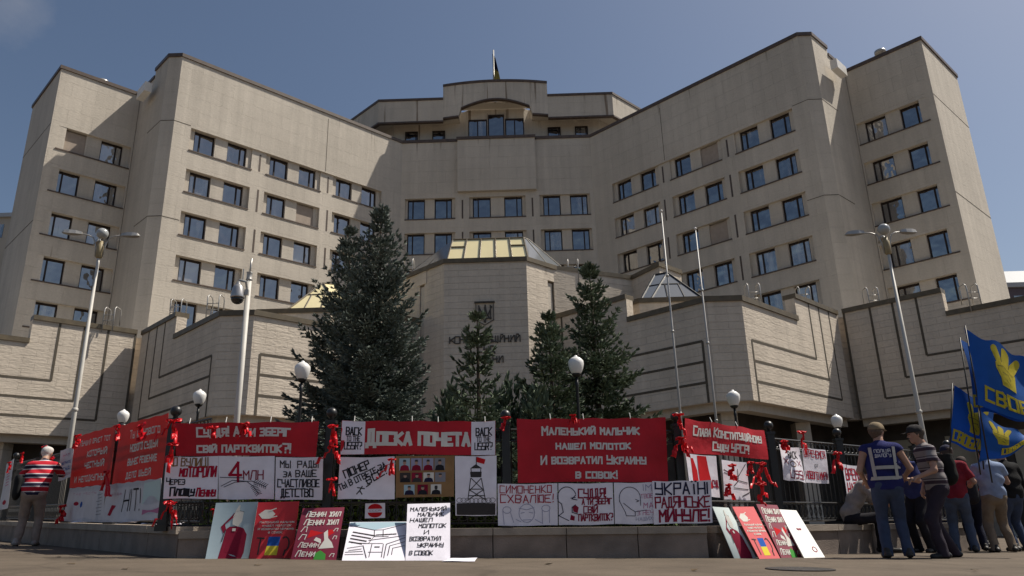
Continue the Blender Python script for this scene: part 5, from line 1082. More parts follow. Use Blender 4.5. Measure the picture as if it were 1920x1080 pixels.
m_ = MB(); m_.add([(a[0], 75.5, a[2]-1.5), (b[0]+4, 75.5, a[2]-1.5), (b[0]+4, 82, a[2]+2.6), (a[0], 82, a[2]+2.6), (a[0], 75.7, a[2]-1.6), (b[0]+4, 75.7, a[2]-1.6), (b[0]+4, 82.2, a[2]+2.5), (a[0], 82.2, a[2]+2.5)], [(0, 1, 2, 3), (7, 6, 5, 4), (0, 4, 5, 1), (1, 5, 6, 2), (2, 6, 7, 3), (3, 7, 4, 0)])
o = m_.build('metal_roof', N('ribbed_roof', (.30, .32, .34), .05, 4, .5), bpy.data.objects['distant_building.001'])
# manhole cover
c = on_ground(1500, 1068); m_ = MB(); m_.lathe((c[0], c[1], gz(c[0])+.004), [(.0, 0), (.33, 0), (.33, .006), (.30, .008), (.29, .005), (.0, .006)], 28); root = None
o = m_.build('manhole_cover', N('cast_iron', (.035, .032, .03), .3, 25, .6, .5, 90), None, loc=c); o.rotation_euler[1] = -math.atan(SLOPE); tag(o, 'round dark manhole cover in the pavement at lower right', 'manhole cover')
# small litter on the pavement
for i, (u, v) in enumerate(((110, 1045), (135, 1058), (235, 1068), (484, 1061), (1028, 1059), (1302, 1071), (1828, 1071))):
    c = on_ground(u, v); r = random.Random(i); q = [c+np.array([r.uniform(-.02, .02)+a, r.uniform(-.02, .02)+b, .006+r.uniform(0, .012)]) for a, b in ((-.03, .03), (.03, .03), (.035, -.03), (-.03, -.03))]
    tag(Sheet(q, .003, i).sheet('dry_leaf', N('dry_leaf', (.10, .07, .04), .2, 20), None, .002, 4, 4), 'small dry leaf lying on the sunlit pavement', 'leaf', 'dry leaves on the pavement')

# ------------------------------------------------------------------ people: smooth bodies from tapered limbs on a grid
class Field:
    def __init__(s, lo, hi, h):
        s.lo = np.array(lo, float); s.h = h; s.n = (np.ceil((np.array(hi)-s.lo)/h)).astype(int)+1; s.f = np.full(s.n, .5, np.float32)
    def sub(s, lo, hi):
        a = np.clip(np.floor((lo-s.lo)/s.h).astype(int), 0, s.n-1); b = np.clip(np.ceil((hi-s.lo)/s.h).astype(int)+1, 1, s.n)
        g = [s.lo[i]+s.h*np.arange(a[i], b[i]) for i in range(3)]
        return tuple(slice(a[i], b[i]) for i in range(3)), np.meshgrid(*g, indexing='ij')
    def put(s, d, sl, k):
        o = s.f[sl]
        if k > 0:
            t = np.clip(.5+.5*(o-d)/k, 0, 1); s.f[sl] = o*(1-t)+d*t-k*t*(1-t)
        else: s.f[sl] = np.minimum(o, d)
    def cap(s, a, b, ra, rb, k=.02, flat=1., fax=None, cut=None):
        """tapered limb; flat squashes it along the axis fax; cut=(point, normal) keeps the side against the normal"""
        a = np.array(a, float); b = np.array(b, float); R = max(ra, rb)*max(1, flat)+.07
        sl, (X, Y, Z) = s.sub(np.minimum(a, b)-R, np.maximum(a, b)+R)
        if X.size == 0: return
        ab = b-a; L2 = ab@ab+1e-12; px, py, pz = X-a[0], Y-a[1], Z-a[2]
        t = np.clip((px*ab[0]+py*ab[1]+pz*ab[2])/L2, 0, 1); qx, qy, qz = px-t*ab[0], py-t*ab[1], pz-t*ab[2]
        if fax is not None:
            fa = np.array(fax, float); dd = qx*fa[0]+qy*fa[1]+qz*fa[2]; m = (1/flat-1); qx, qy, qz = qx+dd*m*fa[0], qy+dd*m*fa[1], qz+dd*m*fa[2]
        d = np.sqrt(qx*qx+qy*qy+qz*qz)-(ra+(rb-ra)*t)
        if cut is not None: c, n = cut; d = np.maximum(d, (X-c[0])*n[0]+(Y-c[1])*n[1]+(Z-c[2])*n[2])
        s.put(d.astype(np.float32), sl, k)
    def clip(s, c, n):
        sl, (X, Y, Z) = s.sub(s.lo, s.lo+s.h*s.n); s.f = np.maximum(s.f, ((X-c[0])*n[0]+(Y-c[1])*n[1]+(Z-c[2])*n[2]).astype(np.float32))
    def folds(s, amp, seed, kz=26):
        r = random.Random(seed); sl, (X, Y, Z) = s.sub(s.lo, s.lo+s.h*s.n)
        for i in range(4):
            a, b, c = r.uniform(-16, 16), r.uniform(-16, 16), r.uniform(.4, 1)*kz*r.choice((-1, 1)); s.f += (amp*.5*np.sin(a*X+b*Y+c*Z+3*np.sin(6*X+5*Z+i)+i)).astype(np.float32)
    def mesh(s):
        f = s.f; f[0], f[-1], f[:, 0], f[:, -1], f[:, :, 0], f[:, :, -1] = .5, .5, .5, .5, .5, .5
        n = np.array(f.shape); ins = f < 0; c = np.zeros(n-1, int)
        for i in (0, 1):
            for j in (0, 1):
                for k in (0, 1): c += ins[i:n[0]-1+i, j:n[1]-1+j, k:n[2]-1+k]
        act = (c > 0) & (c < 8); idx = -np.ones(n-1, int); P = np.argwhere(act); idx[act] = np.arange(len(P))
        acc = np.zeros((len(P), 3)); cnt = np.zeros(len(P))
        C = [(i, j, k) for i in (0, 1) for j in (0, 1) for k in (0, 1)]
        for a in C:
            for b in C:
                if sum(abs(a[q]-b[q]) for q in range(3)) == 1 and a < b:
                    fa = f[P[:, 0]+a[0], P[:, 1]+a[1], P[:, 2]+a[2]]; fb = f[P[:, 0]+b[0], P[:, 1]+b[1], P[:, 2]+b[2]]
                    m = (fa < 0) != (fb < 0); t = np.where(m, fa/(fa-fb+1e-12), 0)
                    acc += np.where(m[:, None], np.array(a)+t[:, None]*(np.array(b)-np.array(a)), 0); cnt += m
        V = s.lo+s.h*(P+acc/cnt[:, None]); F = []
        for ax in range(3):
            e = [0, 0, 0]; e[ax] = 1; o1 = [0, 0, 0]; o1[(ax+1) % 3] = 1; o2 = [0, 0, 0]; o2[(ax+2) % 3] = 1
            A = ins[:n[0]-e[0], :n[1]-e[1], :n[2]-e[2]]; B = ins[e[0]:, e[1]:, e[2]:]; E = np.argwhere(A != B)
            E = E[(E[:, (ax+1) % 3] > 0) & (E[:, (ax+2) % 3] > 0) & (E[:, (ax+1) % 3] < n[(ax+1) % 3]-1) & (E[:, (ax+2) % 3] < n[(ax+2) % 3]-1)]
            g = lambda d: idx[tuple((E-np.array(d)).T)]
            q = np.stack([g(np.array(o1)+o2), g(o2), g((0, 0, 0)), g(o1)], 1); fl = ~ins[tuple(E.T)]; q[fl] = q[fl][:, ::-1]; F.append(q)
        F = np.concatenate(F); F = F[(F >= 0).all(1)]
        return V, F
M_SKIN = N('skin', (.36, .21, .15), .08, 14, .55, spec=.35)
def fabric(name, col, amt=.14): return N(name, col, amt, 12, .9, .35, 220, .15)
def striped(name, bands, period, rough=.9):
    """horizontal woven stripes: bands are (start fraction, colour)"""
    m = mat(name, bands[0][1], rough, .15); t = nd(m, 'ShaderNodeTexCoord'); sp = nd(m, 'ShaderNodeSeparateXYZ'); lk(m, t.outputs['Object'], sp.inputs[0])
    d = nd(m, 'ShaderNodeMath', operation='DIVIDE'); lk(m, sp.outputs[2], d.inputs[0]); d.inputs[1].default_value = period; f = nd(m, 'ShaderNodeMath', operation='FRACT'); lk(m, d.outputs[0], f.inputs[0])
    r = nd(m, 'ShaderNodeValToRGB'); r.color_ramp.interpolation = 'CONSTANT'; e = r.color_ramp.elements
    while len(e) < len(bands): e.new(.5)
    for i, (p, c) in enumerate(bands): e[i].position = p; e[i].color = (*c, 1)
    lk(m, f.outputs[0], r.inputs[0]); lk(m, r.outputs[0], bsdf(m).inputs['Base Color']); return m
def v3(*a): return np.array(a, float)
def person(foot, face, label, top, bottom, h=1.76, lean=0., leanx=0., head=(0, 0), arms=None, feet=None, hips=None, cap=None, hair=(.05, .04, .03), bald=False, sleeve=.62, shoes=(.03, .028, .026), build=1., res=.0095, seed=1, group=None, knees=None, longhair=False, skirt=None, base=None):
    """local axes: +x the person's right, +y the way they face, z up"""
    k = h/1.76; a = rad(face); fx, fy = v3(math.cos(a), math.sin(a)), None
    fwd = v3(math.cos(a), math.sin(a), 0); rgt = v3(math.sin(a), -math.cos(a), 0)
    root = empty('person', tuple(base if base is not None else foot), label, 'person', group); O = np.array(base if base is not None else foot, float)
    W = lambda V: O+V[:, :1]*rgt*k+V[:, 1:2]*fwd*k+V[:, 2:3]*v3(0, 0, 1)*k
    hp = v3(*(hips or (0, 0, .93))); ch = hp+v3(leanx*.5, lean*.5, .28); sh = hp+v3(leanx, lean, .50); nk = sh+v3(0, lean*.12+.01, .075); hd = nk+v3(leanx*.2, .035+lean*.2+head[1]*.06, .135)
    ft = feet or ((-.10, .0), (.10, .0)); ft = [v3(*(list(q)+[0])[:3]) for q in ft]
    HJ = [hp+v3(-.09, 0, -.03), hp+v3(.09, 0, -.03)]; AN = [f+v3(0, 0, .085) for f in ft]; KN = []
    for i in range(2):
        if knees: KN.append(v3(*knees[i])); continue
        d = AN[i]-HJ[i]; L = np.linalg.norm(d); u = d/L; hh = math.sqrt(max(.0004, .435**2-(L/2)**2)) if L < .87 else .015; y = v3(0, 1, 0)-u*u[1]; y /= np.linalg.norm(y); KN.append((HJ[i]+AN[i])/2+y*hh)
    SJ = [sh+v3(-.185*build, 0, -.02), sh+v3(.185*build, 0, -.02)]
    arms = arms or (((-.06, -.03, -.28), (-.07, .04, -.52)), ((.06, -.03, -.28), (.07, .04, -.52)))
    EL = [SJ[i]+v3(*arms[i][0]) for i in range(2)]; WR_ = [SJ[i]+v3(*arms[i][1]) for i in range(2)]
    P = np.array(HJ+AN+KN+SJ+EL+WR_+[hd]); lo = P.min(0)-.26; hi = P.max(0)+.26; lo[2] = min(lo[2], -.02)
    # --- body
    B = Field(lo, hi, res); b = build
    B.cap(hp+v3(0, 0, -.02), hp+v3(0, 0, .06), .115*b, .12*b, .03, 1.35, (1, 0, 0)); B.cap(hp+v3(0, 0, .08), ch, .105*b, .115*b, .05, 1.35, (1, 0, 0)); B.cap(ch, sh+v3(0, 0, -.05), .115*b, .10*b, .05, 1.5, (1, 0, 0))
    B.cap(SJ[0]+v3(.05, 0, .01), SJ[1]+v3(-.05, 0, .01), .065, .065, .05); B.cap(sh, nk+v3(0, .01, .03), .066, .054, .04)
    for i in range(2):
        B.cap(HJ[i], KN[i], .085*b, .055, .03); B.cap(KN[i], AN[i], .052, .036, .02); B.cap(AN[i]+v3(0, -.04, -.05), ft[i]+v3((-.02, .02)[i], .15, .03), .035, .03, .02)
        B.cap(SJ[i], EL[i], .052, .041, .03); B.cap(EL[i], WR_[i], .040, .027, .02)
        # hand: palm, four bent fingers of unequal length, thumb from the side of the palm
        d = WR_[i]-EL[i]; d /= np.linalg.norm(d); s_ = np.cross(d, v3(0, 0, 1)); s_ = s_/np.linalg.norm(s_) if np.linalg.norm(s_) > .25 else v3(0, 1, 0); s_ -= d*(s_@d); s_ /= np.linalg.norm(s_); c_ = np.cross(d, s_); c_ = c_ if c_[2] < 0 else -c_
        B.cap(WR_[i], WR_[i]+d*.075, .026, .032, .012, 1.35, s_)
        for q, (o, l) in enumerate(((-.030, .058), (-.010, .07), (.010, .066), (.030, .05))):
            r0 = WR_[i]+d*.085+s_*o; r1 = r0+d*l*.55+c_*l*.15; r2 = r1+d*l*.3+c_*l*.45; B.cap(r0, r1, .0105, .0098, .004); B.cap(r1, r2, .0098, .0088, .003)
        r0 = WR_[i]+d*.03-s_*.032; r1 = r0+d*.03-s_*.022+c_*.012; B.cap(r0, r1, .0125, .0115, .008); B.cap(r1, r1+d*.028+c_*.012, .011, .0095, .003)
    # head: face towards +y turned by head[0]
    ta = -head[0]; fy_ = v3(math.sin(-ta), math.cos(ta), -.35*max(0, head[1])); fy_ /= np.linalg.norm(fy_); rx = np.cross(fy_, v3(0, 0, 1)); rx /= np.linalg.norm(rx); uz = np.cross(rx, fy_)
    hh = lambda x, y, z: hd+rx*x+fy_*y+uz*z
    B.cap(hh(0, -.02, .03), hh(0, .015, .035), .082, .078, .02, 1.05, uz); B.cap(hh(0, .03, -.01), hh(0, .045, -.075), .062, .040, .03); B.cap(nk, hh(0, -.01, -.04), .054, .056, .03)
    B.cap(hh(0, .092, .02), hh(0, .108, -.018), .008, .013, .012); B.cap(hh(-.03, .082, .033), hh(.03, .082, .033), .011, .011, .012); B.cap(hh(-.018, .086, -.052), hh(.018, .086, -.052), .008, .008, .008)
    for q in (-1, 1): B.cap(hh(q*.078, -.012, .02), hh(q*.08, -.008, -.022), .012, .009, .006)
    V, F = B.mesh(); link('body', W(V), F, M_SKIN, root, True)
    e = MB()
    for q in (-1, 1): c = W(np.array([hh(q*.03, .086, .017)]))[0]; e.lathe(c-v3(0, 0, .008), [(.001, 0), (.009, .004), (.010, .008), (.009, .012), (.001, .016)], 8)
    e.build('eye', M_INK['dark'], root, True)
    # --- hair or cap
    Hf = Field(hd-.2, hd+.2, .008)
    if not bald:
        Hf.cap(hh(0, -.025, .035), hh(0, .012, .045), .094, .086, .01, 1.05, uz, cut=(hh(0, .05, .045), (fy_*.8-uz*.6)))
        if longhair: Hf.cap(hh(0, -.06, .0), hh(0, -.075, -.17), .075, .06, .03, 1.2, rx)
        else: Hf.cap(hh(0, -.05, .0), hh(0, -.05, -.04), .068, .05, .02, 1.1, rx)
        Hf.folds(.004, seed, 60); V, F = Hf.mesh(); link('hair', W(V), F, N('hair', hair, .25, 60, .8), root, True)
    if cap:
        Hc = Field(hd-.24, hd+.24, .008); Hc.cap(hh(0, -.02, .045), hh(0, .015, .05), .099, .094, .01, 1.05, uz, cut=(hh(0, 0, .035), -uz)); Hc.cap(hh(0, .08, .048), hh(0, .15, .036), .062, .05, .012, .13, uz)
        V, F = Hc.mesh(); link('cap', W(V), F, fabric('cap_cloth', cap), root, True)
    # --- shirt
    S_ = Field(lo, hi, res); g = .013
    if isinstance(sleeve, (int, float)): sleeve = (sleeve, sleeve)
    S_.cap(hp+v3(0, 0, .0), hp+v3(0, 0, .08), .125*b+g, .122*b+g, .03, 1.36, (1, 0, 0)); S_.cap(hp+v3(0, 0, .08), ch, .112*b+g, .118*b+g, .05, 1.38, (1, 0, 0)); S_.cap(ch, sh+v3(0, 0, -.05), .118*b+g, .104*b+g, .05, 1.5, (1, 0, 0))
    S_.cap(SJ[0]+v3(.04, 0, .012), SJ[1]+v3(-.04, 0, .012), .068+g*.4, .068+g*.4, .05); S_.cap(sh, nk, .07, .062, .04)
    for i in range(2):
        sl_ = sleeve[i]
        if sl_ <= 0: continue
        if sl_ < 1:
            e_ = SJ[i]+(EL[i]-SJ[i])*sl_; d = EL[i]-SJ[i]; d /= np.linalg.norm(d); S_.cap(SJ[i], e_+d*.05, .06+g*.6, .056+g, .03, cut=(e_, d))
        else:
            S_.cap(SJ[i], EL[i], .06+g*.5, .052+g*.5, .03); d = WR_[i]-EL[i]; d /= np.linalg.norm(d); e_ = WR_[i]-d*.02; S_.cap(EL[i], e_+d*.03, .05+g*.5, .036+g*.5, .02, cut=(e_, d))
    S_.folds(.0075, seed); S_.clip(hp+v3(0, 0, -.06), v3(0, 0, -1)); S_.clip(nk+v3(0, 0, .025), v3(0, .35, .93))
    V, F = S_.mesh(); sh_o = link('shirt', W(V), F, top, root, True)
    # --- trousers
    T = Field(lo, hi, res); T.cap(hp+v3(0, 0, -.03), hp+v3(0, 0, .05), .12*b+.006, .118*b+.006, .03, 1.36, (1, 0, 0))
    for i in range(2):
        T.cap(HJ[i], KN[i], .095*b+.008, .068+.008, .035); T.cap(KN[i], AN[i]+v3(0, 0, -.06), .067+.008, .062+.006, .03)
    T.folds(.006, seed+5, 20); T.clip(hp+v3(0, 0, .075), v3(0, 0, 1)); T.clip(v3(0, 0, min(f[2] for f in ft)+.025), v3(0, 0, -1)); V, F = T.mesh(); link('trousers', W(V), F, bottom, root, True)
    for i in range(2):
        Q = Field(ft[i]-v3(.15, .2, .06), ft[i]+v3(.15, .32, .22), .008); sx = (-.02, .02)[i]
        Q.cap(ft[i]+v3(0, -.05, .045), ft[i]+v3(sx, .15, .035), .045, .045, .01, .85, (0, 0, 1)); Q.cap(ft[i]+v3(0, -.03, .05), ft[i]+v3(0, 0, .10), .044, .05, .02); Q.clip(ft[i]+v3(0, 0, .0), v3(0, 0, -1))
        V, F = Q.mesh(); link('shoe', W(V), F, N('shoe_leather', shoes, .2, 15, .5), root, True)
    return dict(root=root, W=W, hp=hp, sh=sh, ch=ch, SJ=SJ, EL=EL, WR=WR_, hd=hd, O=O, fwd=fwd, rgt=rgt, k=k, shirt=sh_o)
JEANS = fabric('blue_denim', (.045, .062, .11)); JEANS2 = fabric('faded_denim', (.07, .09, .14)); DARK = fabric('dark_trousers', (.018, .017, .022)); KHAKI = fabric('khaki_cotton', (.20, .155, .115)); KHAKI2 = fabric('beige_trousers', (.27, .215, .18))
BLACKF = fabric('black_knit', (.012, .012, .013)); NAVYF = fabric('navy_cloth', (.016, .018, .035)); VEST = fabric('blue_vest_cloth', (.020, .023, .105)); LBLUE = fabric('light_blue_shirt', (.24, .30, .44)); DRED = fabric('dark_red_shirt', (.20, .018, .03)); REDT = fabric('red_top', (.42, .015, .03)); GREYS = fabric('grey_shirt', (.26, .235, .225))
STR1 = striped('red_navy_stripes', [(0, (.48, .02, .035)), (.36, (.55, .52, .54)), (.48, (.02, .02, .045)), (.80, (.55, .52, .54)), (.9, (.48, .02, .035))], .155)
STR2 = striped('grey_dark_stripes', [(0, (.22, .20, .20)), (.5, (.05, .035, .05)), (.80, (.26, .24, .25)), (.92, (.05, .035, .05))], .15)
def bag(pts, label, col, name='backpack', group=None, straps=()):
    lo = np.min([p[0] for p in pts], 0)-.3; hi = np.max([p[0] for p in pts], 0)+.3; Q = Field(lo, hi, .012)
    for p, q, ra, rb, fl, ax in pts: Q.cap(p, q, ra, rb, .03, fl, ax)
    Q.folds(.006, 3); V, F = Q.mesh(); c = V.mean(0); root = empty(name, tuple(c), label, 'bag'); link('bag_body', V, F, fabric('bag_cloth', col), root, True)
    if straps:
        m_ = MB()
        for s_ in straps: m_.tube(s_, .014, 6)
        m_.build('strap', fabric('strap_cloth', col), root, True)
def G(u, v): p = on_ground(u, v); p[2] = gz(p[0]); return p
PG = 'people standing by the fence on the right'
# old man at the left, seen from behind, holding something up in both hands
A = person(G(47, 1024), 112, 'white-haired man in a red and navy striped shirt and beige trousers, seen from behind', STR1, KHAKI2, h=1.71, lean=.14, leanx=.05, head=(.3, .5), hair=(.55, .53, .50), arms=(((-.13, .18, -.14), (-.05, .32, .02)), ((.10, .2, -.16), (.0, .33, .0))), feet=((-.15, -.02), (.13, .03)), sleeve=.95, shoes=(.25, .22, .2), build=1.1, seed=11)
w_ = lambda X, *q: X['W'](np.array([q], float))[0]
bx = w_(A, -.28, .02, .92); bag([(bx, bx+v3(0, 0, .22), .13, .12, .5, (.75, .65, 0))], 'black shoulder bag on the left hip of the white-haired man', (.015, .015, .016), 'shoulder_bag', straps=[[bx+v3(0, 0, .3), w_(A, -.17, .06, 1.2), w_(A, -.02, -.03+.13, 1.47), w_(A, .1, .2, 1.43)]])
ph = w_(A, -.17, .52, 1.44); m_ = MB(); m_.box(ph, A['rgt']*.08, v3(0, 0, .15), A['fwd']*.01); tag(m_.build('phone', M_INK['dark'], None, loc=ph), 'dark phone held up by the white-haired man', 'phone')
# near man in the police dialogue vest, from behind
Bm = person(G(1686, 1047), 72, 'man in a tan cap and blue reflective vest with two lines of lettering, back turned', VEST, JEANS, h=1.80, head=(.75, .1), cap=(.22, .17, .11), hair=(.10, .07, .05), arms=(((-.10, -.02, -.28), (-.03, .16, -.40)), ((.12, .02, -.27), (.08, .24, -.35))), feet=((-.13, .0), (.13, .02)), sleeve=.12, build=1.12, seed=12, group=PG)
def on_back(X, u, z, off=.0):
    """a point on the back of the shirt: u across, z height in the person's units"""
    b = 1.12; t = (z-.93)/.5; hw = (.118*b+.013)*1.42; y = -(.118*b+.016+off)*math.sqrt(max(.06, 1-(u/(hw+.012))**2)); return w_(X, u, y+.002, z)
def backstrip(X, pts, wd, m, name, off=.022):
    mb = MB(); pts = [np.array(p, float) for p in pts]; V = []
    for i, p in enumerate(pts):
        d = pts[min(i+1, len(pts)-1)]-pts[max(0, i-1)]; d /= np.linalg.norm(d); n = v3(-d[1], d[0], 0)[:2]*wd/2; V += [on_back(X, *(p-n), off), on_back(X, *(p+n), off)]
    mb.add(V, [(2*i, 2*i+2, 2*i+3, 2*i+1) for i in range(len(pts)-1)]); mb.build(name, m, X['root'])
REFL = N('reflective_tape', (.36, .35, .34), .06, 20, .4, spec=.5); PIP = N('vest_lettering', (.45, .45, .5), .05, 20, .6)
for z in (1.02, 1.16): backstrip(Bm, [(-.2+.4*i/14, z) for i in range(15)], .045, REFL, 'reflective_band')
for q in (-1, 1): backstrip(Bm, [(q*(.135+.012*i/8), 1.03+.4*i/8) for i in range(9)], .04, REFL, 'reflective_brace', .028)
mb = MB()
for txt, z0 in (('ПОЛІЦІЯ', 1.355), ('ДІАЛОГУ', 1.295)):
    L, wd = layout(txt, False, gap=1.4)
    for Pq in L:
        for a_, b_ in zip(Pq[:-1], Pq[1:]):
            p0 = np.array([-.10+.20*a_[0]/wd, z0+.042*a_[1]/6]); p1 = np.array([-.10+.20*b_[0]/wd, z0+.042*b_[1]/6]); d = p1-p0; l = np.linalg.norm(d); d /= max(l, 1e-6); n = np.array([-d[1], d[0]])*.0042
            mb.add([on_back(Bm, *(p0-n), .026), on_back(Bm, *(p1-n), .026), on_back(Bm, *(p1+n), .026), on_back(Bm, *(p0+n), .026)], [(0, 1, 2, 3)])
mb.build('lettering', PIP, Bm['root'])
# man opposite him, looking down
Cm = person(G(1738, 1036), 208, 'man in a black cap and blue shirt with a yellow arm patch, head bent', fabric('police_shirt', (.035, .042, .13)), DARK, h=1.72, lean=.13, head=(.1, 1.4), cap=(.03, .027, .028), hair=(.06, .05, .04), arms=(((-.08, .12, -.25), (.02, .30, -.22)), ((.09, .1, -.26), (.0, .30, -.26))), feet=((-.13, .02), (.12, .0)), sleeve=.9, seed=13, group=PG)
mb = MB(); q = Cm['SJ'][0]+(Cm['EL'][0]-Cm['SJ'][0])*.45; mb.lathe(Cm['W'](np.array([q+v3(-.06, -.01, 0)]))[0], [(.0, -.03), (.022, -.025), (.026, 0), (.022, .025), (.0, .03)], 10); mb.build('arm_patch', M_INK['yellow'], Cm['root'])
# striped man with backpack facing left
Dm = person(G(1782, 1047), 176, 'man in a dark cap and grey striped shirt facing left, with a black backpack', STR2, fabric('dark_violet_trousers', (.035, .028, .04)), h=1.78, lean=.07, head=(.05, .2), cap=(.035, .032, .033), hair=(.07, .055, .045), arms=(((-.09, .04, -.27), (-.07, .27, -.36)), ((.10, -.10, -.26), (.10, -.02, -.48))), feet=((-.12, .12), (.14, -.14)), sleeve=.6, seed=14, group=PG, shoes=(.02, .02, .02))
q = w_(Dm, .02, -.20, 1.08); bag([(q, q+v3(0, 0, .26), .14, .12, .75, Dm['fwd'])], 'black backpack worn by the man in the grey striped shirt', (.016, .016, .016), straps=[[w_(Dm, .15, -.12, 1.4), w_(Dm, .16, .06, 1.44), w_(Dm, .17, .15, 1.3), w_(Dm, .17, .05, 1.1)]])
Em = person(G(1812, 1036), 60, 'man in a dark red shirt and navy cap with jeans, seen from behind', DRED, JEANS2, h=1.74, head=(-.5, .3), cap=(.03, .03, .055), hair=(.07, .05, .04), arms=(((-.08, .1, -.26), (-.02, .3, -.25)), ((.12, .02, -.27), (.08, .22, -.30))), feet=((-.14, .0), (.14, .04)), sleeve=.8, build=1.08, seed=15, group=PG)
Fm = person(G(1838, 1033), 75, 'person in dark blue clothes between the dark red shirt and the light blue shirt', NAVYF, NAVYF, h=1.64, head=(.2, .3), hair=(.05, .035, .03), arms=(((-.07, .06, -.27), (-.04, .2, -.40)), ((.08, .04, -.27), (.06, .2, -.42))), sleeve=1.0, seed=16, group=PG)
q = w_(Fm, .0, -.19, .98); bag([(q, q+v3(0, 0, .25), .13, .11, .7, Fm['fwd'])], 'dark backpack on the back of the person in dark blue', (.03, .03, .036))
Gm = person(G(1861, 1026), 95, 'woman in a red top and black trousers holding flags, half hidden', REDT, BLACKF, h=1.66, head=(-.4, 0), hair=(.12, .07, .04), longhair=True, arms=(((-.10, .12, -.2), (-.06, .27, .08)), ((.09, .14, -.2), (.05, .28, .10))), feet=((-.1, .0), (.1, .02)), sleeve=.5, seed=17, group=PG)
Hm = person(G(1886, 1036), 84, 'man in a light blue shirt and brown trousers, back turned, black hair', LBLUE, KHAKI, h=1.74, head=(-.15, .3), hair=(.02, .018, .016), arms=(((-.10, .1, -.26), (-.03, .26, -.14)), ((.11, .08, -.26), (.05, .25, -.18))), feet=((-.15, -.02), (.17, .06)), sleeve=.55, build=1.08, seed=18, group=PG)
Im = person(G(1919, 1034), 100, 'grey-haired man in a black sweater and jeans at the right edge', BLACKF, JEANS, h=1.80, head=(.0, .1), hair=(.30, .28, .26), arms=(((-.08, .02, -.28), (-.06, .12, -.48)), ((.08, .02, -.28), (.06, .12, -.48))), feet=((-.12, 0), (.14, .03)), sleeve=1.0, build=1.12, seed=19, group=PG)
Jm = person(G(1800, 1027), 120, 'person in a brown jacket standing furthest back, below the lowest blue flag', fabric('brown_jacket', (.11, .065, .04)), NAVYF, h=1.68, head=(.2, 0), hair=(.06, .04, .03), arms=(((-.1, .1, -.22), (-.04, .26, .02)), ((.1, .12, -.2), (.04, .26, .06))), sleeve=1., seed=20, group=PG)
# seated man on the wall
p, n = pl(PR, -.12); sp_ = on_plane(1597, 985, p, n); sp_[2] = wtop(sp_[0])
fa = 10.; g0 = gz(sp_[0])-sp_[2]
Sm = person(sp_, math.degrees(math.atan2(nR[1], nR[0]))+38, 'seated man in a grey shirt and dark cap, bent forward on the wall', GREYS, DARK, h=1.74, hips=(0, 0, .10), lean=.24, head=(.2, 1.2), cap=(.03, .028, .03), hair=(.05, .04, .03), arms=(((-.06, .16, -.24), (.06, .38, -.30)), ((.06, .18, -.24), (-.04, .40, -.30))), feet=((-.14, .42, g0/.989+.0), (.12, .48, g0/.989+.0)), knees=((-.13, .43, .10), (.13, .45, .10)), sleeve=.98, seed=21, base=sp_)
q = on_ground(1643, 1030); q[2] = gz(q[0])+.1; bag([(q, q+v3(.02, 0, .2), .13, .11, .8, (0, 1, 0))], 'black backpack standing on the ground beside the seated man', (.014, .014, .014), straps=[[q+v3(-.05, 0, .28), q+v3(0, 0, .36), q+v3(.06, 0, .28)]])
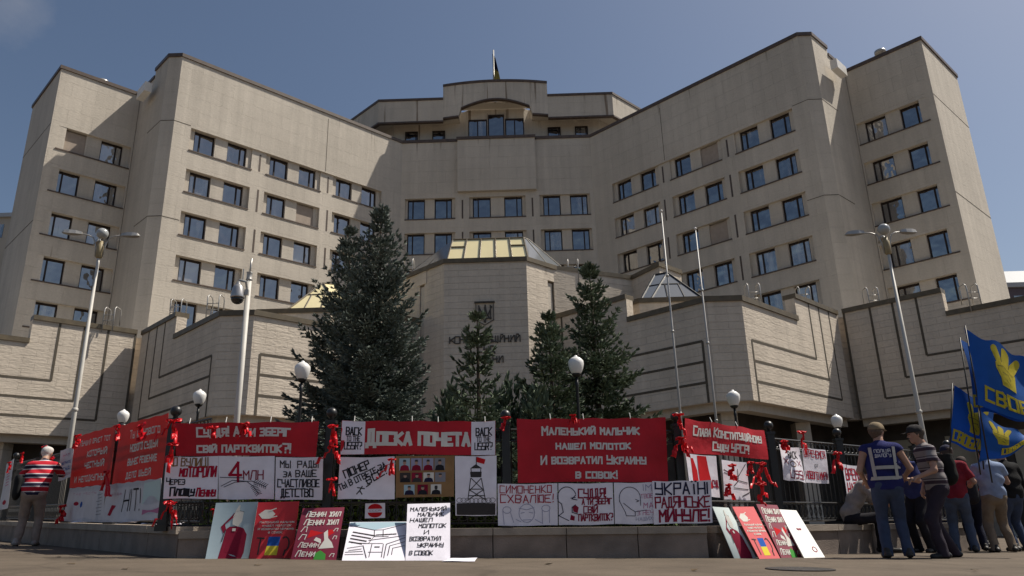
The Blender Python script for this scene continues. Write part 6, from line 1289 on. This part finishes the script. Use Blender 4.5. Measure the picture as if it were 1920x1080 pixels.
# ------------------------------------------------------------------ blue flags with a yellow three-finger hand
def flagcloth(name, col): return trans(name, col, .4)
M_FL = flagcloth('blue_flag_cloth', (.020, .135, .48)); M_FY = trans('yellow_print', (.66, .54, .04), .3)
def hand_emblem(S, u0, u1, v0, v1):
    f = lambda P: [(u0+(u1-u0)*a, v0+(v1-v0)*b) for a, b in P]
    def fin(a, b, r0, r1):
        a, b = np.array(a), np.array(b); t = (b-a)/np.linalg.norm(b-a); q0 = math.degrees(math.atan2(t[1], t[0]))
        return [tuple(p) for p in circ(b[0], b[1], r1, r1, q0-90, q0+90, 8)]+[tuple(p) for p in circ(a[0], a[1], r0, r0, q0+90, q0+270, 6)]
    def d(m):
        S.fill(m, f(fin((.20, .58), (.10, .88), .10, .105)), .004); S.fill(m, f(fin((.38, .58), (.46, .90), .12, .115)), .005); S.fill(m, f(fin((.56, .52), (.84, .84), .11, .115)), .006)
        S.fill(m, f([(.06, .56), (.2, .62), (.4, .6), (.62, .56), (.70, .46), (.66, .3), (.60, .0), (.4, .01), (.2, .02), (.18, .2), (.05, .42)]), .007)
    mb = MB(); d(mb); mb.build('hand_emblem', M_FY, S.root)
    mb = MB(); S.lines(mb, [f([(.1, .46), (.3, .5), (.6, .42)]), f([(.26, .34), (.44, .36), (.5, .26)]), f([(.36, .2), (.46, .12)]), f([(.27, .58), (.27, .7)]), f([(.5, .56), (.54, .66)])], .008, .010); mb.build('emblem_outline', M_INK['navy'], S.root)
def blueflag(px, y, label, pole, parts, wave, seed):
    S = Sheet([at_depth(u, v, y) for u, v in px], wave, seed); S.root = empty('blue_flag', tuple(at_depth(*pole[0], y)), label, 'flag', 'blue party flags held above the crowd'); S.loff = .014; S.body = S.sheet('flag_cloth', M_FL, S.root, .003, 26, 18)
    m_ = MB(); m_.tube([at_depth(*pole[0], y)+v3(0, .02, 0), at_depth(*pole[1], y)+v3(0, .02, 0)], .011, 7); m_.build('pole', M_BLACK, S.root, True)
    for k in parts:
        if k[0] == 'hand': hand_emblem(S, *k[1:])
        else: mb = MB(); S.text(mb, k[1], *k[2:6], .21, .03, gap=1.9); mb.build('lettering', M_FY, S.root)
blueflag([(1812, 614), (1992, 690), (1990, 812), (1833, 764)], 11.3, 'largest blue flag with a bright yellow three-finger hand, top right', ((1811, 610), (1862, 905)), [('hand', .23, .62, .38, .95), ('t', 'СВОБОДА', .1, .93, .1, .27)], .075, 61)
blueflag([(1802, 636), (1890, 668), (1916, 790), (1824, 770)], 11.7, 'blue flag mostly hidden behind the largest one, with a row of yellow letters', ((1801, 632), (1840, 890)), [('t', 'СВОБОДА', .02, .95, .08, .22)], .07, 62)
blueflag([(1788, 723), (1868, 758), (1848, 850), (1783, 832)], 11.9, 'lowest and leftmost blue flag with a yellow hand in shade', ((1787, 718), (1781, 885)), [('hand', .28, .85, .3, .86), ('t', 'СВОБОДА', .08, .9, .05, .22)], .07, 63)
blueflag([(1838, 768), (1912, 806), (1934, 832), (1836, 872)], 11.5, 'light blue flag folding down to a point in front of the crowd', ((1836, 764), (1846, 880)), [('hand', .2, .75, .35, .92), ('t', 'СВОБОДА', .4, .95, .1, .25)], .08, 64)
